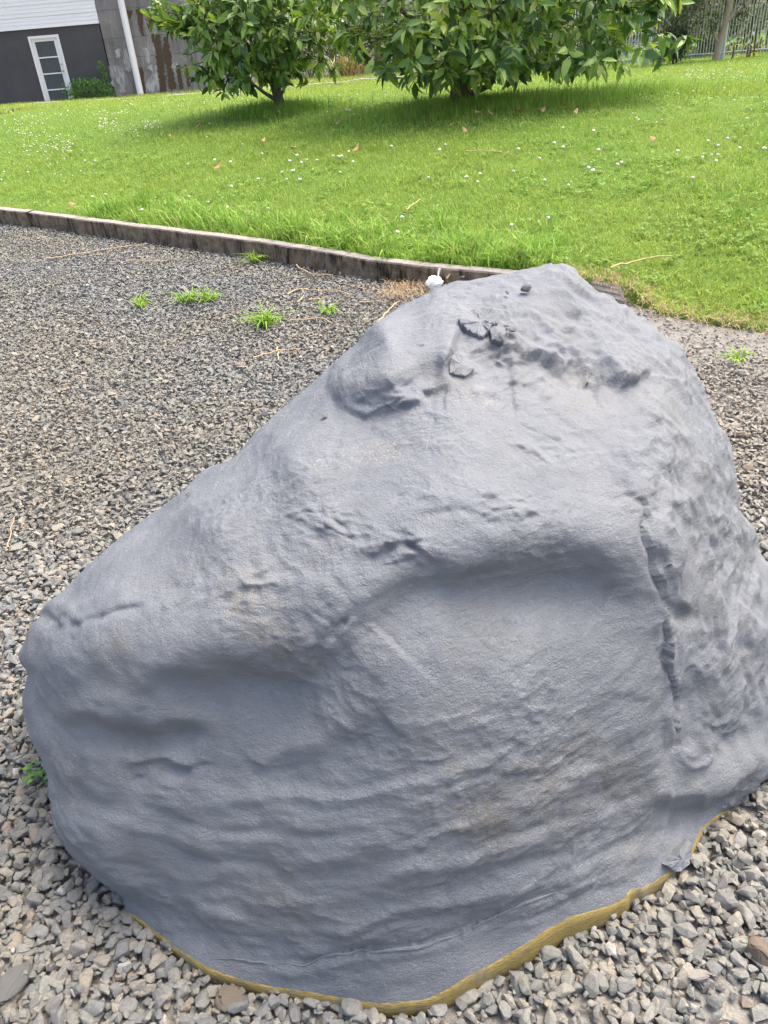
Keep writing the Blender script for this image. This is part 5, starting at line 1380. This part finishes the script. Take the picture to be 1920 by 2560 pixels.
# big tree: broad skirt almost to the grass
z0 = float(ground_z(np.array([TREE[1][0]]), np.array([TREE[1][1]]))[0])
big = shell_clusters(760, .48, .25, 1.24, 2.06, 1.75, 1.25, .27, .70, 21, .6) + shell_clusters(260, .5, .25, 1.15, 1.5, 1.3, 1.0, .34, .3, 22, .2)
big += [((x_, y_, z_), (.1, -.6, -.5), 8) for x_, y_, z_ in [(-.45, -.8, .38), (-.62, -.5, .34), (-.25, -.95, .42), (.25, -1.25, .42), (.1, -1.2, .55), (.9, -1.3, .50), (1.2, -1.25, .42), (1.5, -1.1, .36), (1.9, -.8, .42), (2.15, -.6, .5), (-.9, -.3, .5), (-1.05, -.1, .62)]]
big += [((rng.uniform(-.9, 2.1), rng.uniform(-1.25, -.75), rng.uniform(.34, .85)), (.0, -.7, -.3), 8) for _ in range(46)]
citrus('citrus_tree', (TREE[1][0], TREE[1][1], z0), big, .168, 'large spreading citrus tree with a skirt of leaves touching the lawn',
       ([(0, 0, -.05), (.0, .0, .1), (.01, .02, .28), (.05, .05, .55), (.1, .1, 1.0), (.2, .15, 1.7)], [.15, .115, .10, .095, .07, .03]), 'citrus trees on the lawn',
       [([(.03, .03, .35), (.5, .1, .75), (1.1, .1, 1.1), (1.6, .1, 1.3)], [.06, .05, .035, .02]), ([(.03, .03, .4), (-.4, -.2, .8), (-.9, -.3, 1.2)], [.055, .04, .02]), ([(.05, .03, .45), (.3, -.6, .9), (.5, -1.0, 1.2)], [.05, .035, .02]), ([(.02, .0, .1), (.32, -.1, .2), (.5, -.15, .42)], [.04, .03, .02])])
# smaller tree: open, several stems from one foot, one branch reaching left
z0 = float(ground_z(np.array([TREE[0][0]]), np.array([TREE[0][1]]))[0])
sm = shell_clusters(450, -.14, .1, 1.04, .98, .95, .82, .30, .66, 31, .55, (5, 9)) + shell_clusters(110, -.25, .1, 1.1, .9, .8, .6, .5, .3, 32, .2, (5, 9))
for k in range(26):
    t_ = k / 25
    sm.append(((-.92 - .42 * t_ + rng.normal(0, .05), -.1 + rng.normal(0, .08), .98 + .14 * t_ + rng.normal(0, .08)), (-.9, -.1, .2), 6))
sm += [((x_, y_, z_), (-.1, -.6, -.5), 8) for x_, y_, z_ in [(-.45, -.55, .32), (-.6, -.45, .30), (-.35, -.6, .40), (-.75, -.35, .42), (.55, -.4, .44), (.75, -.2, .42)]]
citrus('citrus_tree', (TREE[0][0], TREE[0][1], z0), sm, .155, 'smaller open citrus tree with forked stems and one branch reaching left',
       ([(0, 0, -.05), (0, 0, .06), (.0, 0, .16), (-.02, .0, .26)], [.10, .075, .065, .055]), 'citrus trees on the lawn',
       [([(-.02, 0, .2), (-.08, -.02, .42), (-.3, -.02, .75), (-.7, -.05, 1.0), (-1.1, -.1, 1.0), (-1.45, -.1, 1.1)], [.045, .036, .03, .024, .016, .008]), ([(.0, 0, .2), (.05, .0, .42), (.03, .05, .8), (.1, .05, 1.3)], [.045, .036, .028, .015]), ([(.02, 0, .16), (.14, 0, .3), (.18, -.02, .5), (.4, .0, .9)], [.04, .032, .028, .015]), ([(-.02, -.02, .12), (-.16, -.08, .22), (-.36, -.2, .4)], [.03, .02, .012])])

# ------------------------------------------------------------------ buildings at the far left
BY = 30.0
def concrete_mat():
    m = Mat('old_concrete', .95, .15)
    P = m.co()
    c = m.ramp(m.noise(1.1, 6, .65, P), [(.3, (.16, .145, .125)), (.55, (.25, .23, .205)), (.75, (.34, .315, .28))])
    st = m.noise(2.2, 5, .65, m.co((2.6, 1, .25)))
    c = m.mix(m.ramp(st, [(.48, 0.0), (.66, .6)]), c, (.10, .085, .068))
    c = m.mix(m.ramp(m.noise(3.1, 5, .7, m.co((2.0, 1, .4))), [(.60, 0.0), (.70, .5)]), c, (.46, .45, .42))
    m.color(c); m.bump(m.noise(14, 5, .7, P), .5, .02)
    return m.m
M['concrete'] = concrete_mat()
def dkpaint():
    m = Mat('charcoal_paint', .8, .25)
    P = m.co()
    c = m.ramp(m.noise(1.4, 5, .6, P), [(.3, (.062, .060, .058)), (.7, (.088, .083, .078))])
    c = m.mix(m.ramp(m.noise(40, 4, .7, P), [(.4, 0.0), (.7, .3)]), c, (.11, .10, .095))
    m.color(c); m.bump(m.noise(60, 3, .6, P), .3, .01)
    return m.m
M['dkwall'] = dkpaint()
M['white'] = plain('white_wall_paint', (.84, .82, .77), .7, .04, 3)
M['whitetrim'] = plain('white_trim_paint', (.78, .75, .69), .5, .04, 3)
M['glass'] = (lambda m: (m.color(m.ramp(m.noise(26, 4, .8), [(.35, (.035, .045, .047)), (.7, (.085, .10, .10))])), m.m)[1])(Mat('obscure_glass', .35, .5))
M['brass'] = plain('dull_metal', (.35, .32, .26), .4, .1, 30)
M['resid'] = plain('creeper_residue', (.085, .058, .035), .98, .4, 40)
def lime():
    m = Mat('lime_bloom', .95, .15)
    P = m.co()
    c = m.ramp(m.noise(5.5, 5, .7, m.co((1.6, 1, .5))), [(.42, (.23, .21, .185)), (.56, (.40, .385, .35)), (.75, (.50, .485, .45))])
    m.color(c); m.bump(m.noise(14, 5, .7, P), .5, .02)
    return m.m
M['efflo'] = lime()
house = empty('house', (-9, BY, -.41), 'house with charcoal lower wall and white upper storey', 'building')
ho = Vector(house.location)
def hb(name, x0, x1, y0, y1, z0, z1, m, par=house, bev=0.0, org=ho):
    return box_obj(name, (x0 - org.x, x1 - org.x, y0 - org.y, y1 - org.y, z0 - org.z, z1 - org.z), m, par, bev)
bx = {k: BLD[i] for i, k in enumerate(('dbl', 'dtl', 'dtr', 'wl', 'whl', 'whr', 'corner', 'pipe', 'conc', 'pipetop', 'wtop'))}
DL, DR = -10.19, -9.20           # door opening
DT, DB = 1.47, -.46
CX = -7.84                       # right corner of the house
SPL = 1.68                       # height where white begins
hb('lower_wall', -24, DL, BY, BY + 8, -1.6, SPL, M['dkwall'])
hb('lower_wall', DR, CX, BY, BY + 8, -1.6, SPL, M['dkwall'])
hb('lower_wall', DL, DR, BY + .002, BY + 8, DT, SPL - .002, M['dkwall'])
hb('lower_wall', DL, DR, BY + .16, BY + 8, -1.6, DT, M['dkwall'])
# white upper wall in painted courses
bm = bmesh.new()
zc = SPL
k = 0
while zc < 5.2:
    box(bm, -24 - ho.x, CX + .03 - ho.x, BY - .045 + .006 * (k % 3) - ho.y, BY + 7.9 - ho.y, zc - ho.z, zc + .088 - ho.z)
    zc += .105; k += 1
box(bm, -24 - ho.x, CX + .02 - ho.x, BY - .02 - ho.y, BY + 7.8 - ho.y, SPL + .002 - ho.z, 5.2 - ho.z)
bm_obj('white_courses', bm, M['white'], house)
bm = bmesh.new()
box(bm, -24 - ho.x, CX + .04 - ho.x, BY - .05 - ho.y, BY - .036 - ho.y, SPL - .01 - ho.z, SPL + .05 - ho.z)
bm_obj('drip_edge', bm, M['white'], house)
bm = bmesh.new()
box(bm, -24.4 - ho.x, CX + .4 - ho.x, BY - .5 - ho.y, BY + 8.4 - ho.y, 5.2 - ho.z, 5.45 - ho.z)
bm_obj('roof', bm, M['steel'], house)
# door
fr = .075
dm = hb('door', DL + fr + .002, DR - fr - .002, BY + .03, BY + .075, DB, DT - fr - .002, M['whitetrim'])
bpy.data.objects.remove(dm)
door = empty('door', (0, 0, 0)); door.parent = house
dx0, dx1, dz1 = DL + fr, DR - fr, DT - fr
bm = bmesh.new()
def bxl(x0, x1, y0, y1, z0, z1): box(bm, x0 - ho.x, x1 - ho.x, y0 - ho.y, y1 - ho.y, z0 - ho.z, z1 - ho.z)
bxl(DL, DL + fr, BY - .03, BY + .1, -1.2, DT); bxl(DR - fr, DR, BY - .03, BY + .1, -1.2, DT); bxl(DL + fr, DR - fr, BY - .032, BY + .1, DT - fr, DT)
fo = bm_obj('door_frame', bm, M['whitetrim'], door)
bm = bmesh.new()
st_ = .085
bxl(dx0 + .003, dx0 + st_, BY + .02, BY + .07, -1.2, dz1); bxl(dx1 - st_ - .04, dx1 - .003, BY + .02, BY + .07, -1.2, dz1)
bxl(dx0 + st_, dx1 - st_ - .04, BY + .021, BY + .069, dz1 - .09, dz1)
zs_ = []
top_ = dz1 - .09
for k in range(3):
    zz = top_ - .43 * (k + 1) - .035 * k
    bxl(dx0 + st_, dx1 - st_ - .04, BY + .021, BY + .069, zz - .035, zz)
bm_obj('door_leaf', bm, M['whitetrim'], door)
for k in range(4):
    z1 = top_ - .465 * k; zb = z1 - .43
    hb('pane', dx0 + st_ + .001, dx1 - st_ - .041, BY + .045, BY + .053, zb, z1, M['glass'], door)
hx = dx1 - .07
bm = bmesh.new()
for zz, r_ in ((.70, .032), (.90, .024)):
    rr = bmesh.ops.create_uvsphere(bm, u_segments=12, v_segments=8, radius=r_)
    bmesh.ops.translate(bm, verts=rr['verts'], vec=(hx - ho.x, BY - .0 - ho.y, zz - .41 + .15 - ho.z))
bm_obj('handle', bm, M['brass'], door, None, True)

# concrete building beside it, with recessed pour lines between courses
conc = empty('concrete_building', (-5.5, BY, -.41), 'stained grey concrete building with dark streaks beside the house', 'building')
co_ = Vector(conc.location)
jz = [-1.6, .24, .66, 1.22, 2.0, 3.0, 4.0, 5.2]
for a, b in zip(jz[:-1], jz[1:]):
    o = box_obj('concrete_course', (CX + .035 - co_.x, -3.35 - co_.x, .0, 7.5, a + .006 - co_.z, b - .006 - co_.z), M['concrete'], conc, .006)
box_obj('joint_backing', (CX + .045 - co_.x, -3.36 - co_.x, .02, 7.4, -1.6 - co_.z, 5.1 - co_.z), M['efflo'], conc)
box_obj('roof', (CX + .03 - co_.x, -3.2 - co_.x, -.2, 7.7, 5.21 - co_.z, 5.4 - co_.z), M['steel'], conc)
def patch(P, m, name, seed, proud):
    rg = np.random.default_rng(seed)
    P = np.array(P)[:, [0, 2]]
    Q = []
    for a, b in zip(P, np.roll(P, -1, 0)):
        n = max(2, int(np.linalg.norm(b - a) / .035))
        for i in range(n): Q.append(a + (b - a) * i / n + rg.normal(0, .016, 2))
    bm = bmesh.new()
    f = bm.faces.new([bm.verts.new((q_[0] - co_.x, -.001, q_[1] - co_.z)) for q_ in Q])
    r_ = bmesh.ops.extrude_face_region(bm, geom=[f])
    for v in r_['geom']:
        if isinstance(v, bmesh.types.BMVert): v.co.y -= proud
    bmesh.ops.triangulate(bm, faces=bm.faces)
    bmesh.ops.recalc_face_normals(bm, faces=bm.faces)
    return bm_obj(name, bm, m, conc)
for k, P in enumerate(BROWN): patch(P, M['resid'], 'dark_streak', 40 + k, .008)
for k, P in enumerate(PALE): patch(P, M['efflo'], 'pale_streak', 60 + k, .005)
# downpipe
pp = tag(link('downpipe', me_np('downpipe', *tube_np([(bx['pipe'][0] + .0, BY - .09, -1.0), (bx['pipe'][0], BY - .09, 5.15)], .105, 14), M['whitetrim'], True)), 'white downpipe running down the concrete building', 'pipe')
# weeds at the foot of the house
def leaf_mass(name, n, boxc, boxr, ll, m, label, cat, kind=None, stems=0, seed=0, upw=.4, par=None, ell=True):
    rg = np.random.default_rng(seed)
    v, f = leaf_arrays(1, .4, .2, .3, 3)
    d = rg.normal(size=(n, 3)); d /= np.linalg.norm(d, axis=1, keepdims=True)
    r_ = rg.uniform(.35, 1, (n, 1)) ** .5
    lum = (1 + .5 * fbm(d * 2 + seed, 3))[:, None]
    p = d * r_ * lum * np.array(boxr)
    if not ell: p = rg.uniform(-1, 1, (n, 3)) * np.array(boxr) * (1, 1, .8 + .35 * rg.random((n, 1)))[:3] if False else np.c_[rg.uniform(-1, 1, n) * boxr[0], rg.uniform(-1, 1, n) * boxr[1], rg.uniform(-1, 1, n) * boxr[2]]
    Fr = np.array([rot_to(np.array((rg.normal(), rg.normal(), upw + rg.normal())), 0) for _ in range(n)])
    S_ = rg.uniform(.6, 1.4, n) * ll
    W = np.einsum('nij,vj->nvi', Fr, v) * S_[:, None, None] + p[:, None]
    FF = (f[None] + (np.arange(n) * len(v))[:, None, None]).reshape(-1, 4)
    root = empty(name, boxc, label, cat) if par is None else par
    o = link('crown' if cat == 'tree' else 'foliage', me_np(name, W.reshape(-1, 3), FF, m, True), root)
    if stems:
        a = Acc()
        for k in range(stems):
            t_ = rg.uniform(-.5, .5, 2) * np.array(boxr[:2])
            a.add(*tube_np([(t_[0] * .6, t_[1] * .6, -boxr[2] * 1.1), (t_[0], t_[1], boxr[2] * .4)], [.03, .012], 5))
        link('stem', me_np('stem', *a.get(), M['bark'], True), root)
    return root
leaf_mass('weed_bush', 2600, (-8.55, BY - .45, -.22), (.85, .35, .42), .075, M['bush'], 'bright green weedy bush at the foot of the house wall', 'bush', None, 6, 71, 1.2)
leaf_mass('weed_bush', 260, (-7.95, BY - .4, .36), (.12, .1, .32), .07, M['bush'], 'thin tall yellow green weed rising beside the concrete corner', 'weed', None, 2, 72, 1.2)

# ------------------------------------------------------------------ fence, olive-like tree and hedge at the far right
FY = 20.8
fz = lambda x: float(ground_z(np.array([x]), np.array([FY]))[0])
fence = empty('steel_bar_fence', (8.5, FY, fz(8.5)), 'tall grey steel bar fence along the far side of the lawn', 'fence')
fo_ = Vector(fence.location)
bar_me = me_np('bar', *tube_np([(0, 0, 0), (0, 0, 2.15)], .0095, 5), M['steel'], False)
xx = 4.6
while xx < 14.2:
    link('bar', bar_me, fence, (xx - fo_.x, 0, fz(xx) + .05 - fo_.z)); xx += .068 if xx < 11.6 else .12
for zz in (.14, 1.95):
    rail = np.array([(x_ - fo_.x, .0, fz(x_) + zz - fo_.z) for x_ in np.linspace(4.5, 14.3, 20)])
    link('rail', me_np('rail', *tube_np(rail, .010, 6), M['steel'], True), fence)
for x_ in (4.4, 7.05, 8.82, 11.6, 14.2):
    link('post', me_np('post', *tube_np([(x_ - fo_.x, .06, -.2), (x_ - fo_.x, .06, 2.3)], .055, 10), M['steel'], True), fence)
# a second run of the same fence further back, seen between the citrus trees
tz = fz(8.3)
tr = empty('grey_leaved_tree', (8.5, FY - .35, fz(8.5)), 'grey-leaved tree with bare pinkish limbs in front of the bar fence', 'tree')
link('trunk', me_np('trunk', *tube_np([(0, 0, -.1), (.03, 0, .25), (.09, 0, .6), (.17, 0, 1.1), (.24, 0, 1.7), (.3, 0, 2.4), (.3, 0, 3.2)], [.09, .07, .062, .06, .056, .05, .04], 10), M['pinkbark'], True), tr)
for P, r_ in (([(.12, 0, .75), (.45, -.05, 1.0), (.8, -.05, 1.35), (1.0, 0, 1.6), (1.25, 0, 1.75)], [.05, .042, .034, .026, .014]), ([(.8, -.05, 1.3), (1.15, -.05, 1.2), (1.5, 0, 1.08)], [.025, .02, .01]), ([(.16, 0, 1.0), (.06, -.05, 1.35), (.06, -.05, 1.8)], [.05, .04, .02]),
              ([(.1, 0, 1.25), (-.3, 0, 1.2), (-.55, 0, 1.05)], [.03, .025, .01]), ([(.2, 0, 1.5), (.45, 0, 2.0), (.9, 0, 2.5)], [.05, .04, .02]), ([(.02, 0, .35), (-.1, -.05, .5), (-.16, -.05, .68)], [.035, .03, .02]), ([(.82, -.05, 1.38), (.6, -.05, 1.5), (.45, 0, 1.68)], [.02, .015, .008])):
    link('limb', me_np('limb', *tube_np(P, r_, 7), M['pinkbark'], True), tr)
for k, (c, r_, n) in enumerate((((-.85, .1, 1.55), (.62, .4, 1.15), 2600), ((1.0, 0, 1.68), (.28, .2, .26), 220), ((.5, 0, 1.55), (.3, .2, .3), 260), ((1.2, 0, 1.3), (.2, .15, .16), 120), ((.6, .1, 2.6), (1.1, .5, .6), 1500), ((-.15, -.05, .75), (.14, .1, .22), 90), ((.42, -.05, .85), (.14, .1, .16), 70))):
    rg = np.random.default_rng(90 + k)
    v, f = leaf_arrays(1, .3, .2, .2, 3)
    d = rg.normal(size=(n, 3)); d /= np.linalg.norm(d, axis=1, keepdims=True)
    p = d * rg.uniform(.3, 1, (n, 1)) ** .5 * (1 + .5 * fbm(d * 2.4 + k, 3))[:, None] * np.array(r_) + np.array(c)
    Fr = np.array([rot_to(np.array((rg.normal(), rg.normal(), .8 + rg.normal())), 0) for _ in range(n)])
    W = np.einsum('nij,vj->nvi', Fr, v) * (rg.uniform(.6, 1.3, n) * .13)[:, None, None] + p[:, None]
    link('crown', me_np('crown', W.reshape(-1, 3), (f[None] + (np.arange(n) * len(v))[:, None, None]).reshape(-1, 4), M['olive'], True), tr)
leaf_mass('dark_shrub', 700, (7.55, FY - .2, fz(7.5) + .40), (.36, .3, .36), .11, M['dark'], 'low dark shrub under the grey-leaved tree by the fence', 'shrub', None, 3, 81)
acc = Acc()
for k, x_ in enumerate((9.0, 9.35, 9.5)):
    leaf_mass('yellow_weed', 26, (x_, FY - .15, fz(x_) + .16), (.12, .08, .2), .06, M['yellow'], ['small yellow weed right of the pale trunk', 'tallest yellow flowering weed at the fence foot', 'short yellow weed beside the tallest one'][k], 'weed', None, 2, 83 + k)
# thicket beyond the fence and behind the citrus trees: separate shrubs
spots = [(-2.4, 33.5, 2.0, 1.5, 2.6, 'dark'), (.2, 34, 1.7, 1.2, 1.5, 'dark'), (2.6, 34, 1.8, 1.3, 1.7, 'dark'), (5.2, 33.5, 1.9, 1.5, 2.4, 'dark'), (8.0, 31, 2.2, 1.5, 2.6, 'olive'), (4.4, 24.5, 1.3, 1.0, 1.8, 'olive'), (6.6, 24.2, 1.6, 1.0, 2.3, 'olive'), (9.2, 23.6, 1.5, 1.0, 2.0, 'bushd'), (11.2, 23.8, 1.5, 1.0, 2.4, 'bushd'), (13.2, 24.0, 1.6, 1.0, 2.2, 'dark'), (10.3, 25.6, 1.7, 1.0, 3.4, 'olive'), (15.2, 24.5, 1.5, 1.0, 2.4, 'dark'), (-.6, 40, 4.0, 2.0, 3.6, 'olive')]
sl = ['tall dark shrub behind the smaller citrus tree', 'dark shrub beyond the lawn between the citrus trees', 'dark thicket shrub beyond the trunk of the big tree', 'tall dark shrub behind the middle of the big tree', 'grey green shrub far behind the big tree', 'dark shrub at the far fence end', 'grey green tall shrub behind the grey-leaved tree', 'dark shrub just beyond the bars right of the pale trunk', 'yellow green shrub beyond the bars at the frame side', 'dark shrub beyond the bars, farthest along the fence', 'tall grey green shrub topping the thicket behind the fence', 'last dark shrub past the fence corner', 'broad grey green tree far behind the citrus trees']
M['bushd'] = leaf_mat('olive_yellow_leaves', True, [(0, (.06, .08, .02)), (.6, (.14, .16, .05)), (1, (.25, .24, .08))], .15, .6)
for k, ((x_, y_, rx, ry, h_, mm), l) in enumerate(zip(spots, sl)):
    zz = float(lawn_h(np.array(x_), np.array(y_)))
    leaf_mass('background_shrub', 2200, (x_, y_, zz + h_ * .5), (rx, ry, h_ * .62), .17, M[mm], l, 'shrub', None, 4, 120 + k)
# low wooded rise closing the view beyond the thicket
hx_ = np.linspace(-90, 120, 106); hy_ = np.linspace(44, 120, 24)
HX, HY = np.meshgrid(hx_, hy_)
HZ = -1.6 + sst(44, 62, HY) * (2.6 + 5.5 * sst(2, 26, HX)) + (fbm(np.c_[HX.ravel() * .11, HY.ravel() * .11, 0 * HX.ravel()], 3) * 1.6).reshape(HX.shape)
idx = np.arange(HX.size).reshape(HX.shape)
F = np.stack([idx[:-1, :-1], idx[:-1, 1:], idx[1:, 1:], idx[1:, :-1]], -1).reshape(-1, 4)
M['hill'] = plain('hill_cover', (.045, .062, .024), .95, .4, .8)
tag(link('hill', me_np('hill', np.c_[HX.ravel(), HY.ravel(), HZ.ravel()], F, M['hill'], True)), 'low wooded rise beyond the garden', kind='structure')
n = 9000
wx_ = rng.uniform(-30, 50, n); wy_ = rng.uniform(43, 60, n)
wz_ = -1.6 + sst(44, 62, wy_) * (2.6 + 5.5 * sst(2, 26, wx_)) + rng.uniform(0, 1, n) ** 1.5 * (1.3 + 2.2 * np.clip(fbm(np.c_[wx_ * .35, wy_ * .35, 0 * wx_], 2) + .3, 0, 1)) * sst(-2, 8, wx_ + 8)
v, f = leaf_arrays(1, .5, .2, .3, 3)
Fr = np.array([rot_to(np.array((rng.normal(), rng.normal(), .3 + rng.normal())), 0) for _ in range(n)])
W = np.einsum('nij,vj->nvi', Fr, v) * rng.uniform(.25, .6, n)[:, None, None] + np.c_[wx_, wy_, wz_][:, None]
tag(link('far_woodland', me_np('far_woodland', W.reshape(-1, 3), (f[None] + (np.arange(n) * len(v))[:, None, None]).reshape(-1, 4), M['dark'], True)), 'dark far woodland reading as one mass beyond the fence', kind='stuff')
# flax clump, post and low wire fence between the citrus trees
fl = empty('flax_clump', (.15, 31.3, float(lawn_h(.15, 31.3))), 'orange and green strappy flax clump beyond the lawn between the trees', 'plant')
n = 130
a_ = rng.uniform(0, 6.28, n)
V, F = blades(rng.normal(0, .35, n), rng.normal(0, .2, n), np.zeros(n), rng.uniform(.5, 1.1, n), rng.uniform(.04, .07, n), np.clip(rng.normal(.7, .3, n), .1, 1.3), 2, 1.0, a_)
link('leaves', me_np('leaves', V, F, M['flax'], False), fl)
gp = tag(link('gate_post', me_np('gate_post', *tube_np([(1.12, 31.4, -1.0), (1.12, 31.4, 1.6)], .13, 10), M['bark'], True)), 'thick grey wooden post beyond the lawn between the trees', 'post')
f2 = empty('low_wire_fence', (3.0, 31.6, -.5), 'low grey picket fence far behind the big citrus tree', 'fence')
bar2 = me_np('picket', *tube_np([(0, 0, -.1), (0, 0, .75)], .018, 4), M['steel'], False)
for k in range(60): link('picket', bar2, f2, (-1.8 + k * .13, 0, 0))
link('rail', me_np('rail', *tube_np([(-1.9, .03, .1), (6.1, .03, .1)], .02, 4), M['steel'], False), f2)
# pale line across the far lawn
ln = np.array([(x_, y_) for x_, y_ in zip(np.linspace(-8.5, 4.5, 60), np.linspace(23.6, 27.4, 60))])
hz = ground_z(ln[:, 0], ln[:, 1]) + .028 + .012 * np.sin(np.arange(60) * .8)
tag(link('garden_hose', me_np('garden_hose', *tube_np(np.c_[ln, hz], .009, 5), M['steel'], True)), 'thin pale hose lying across the far lawn', 'hose')
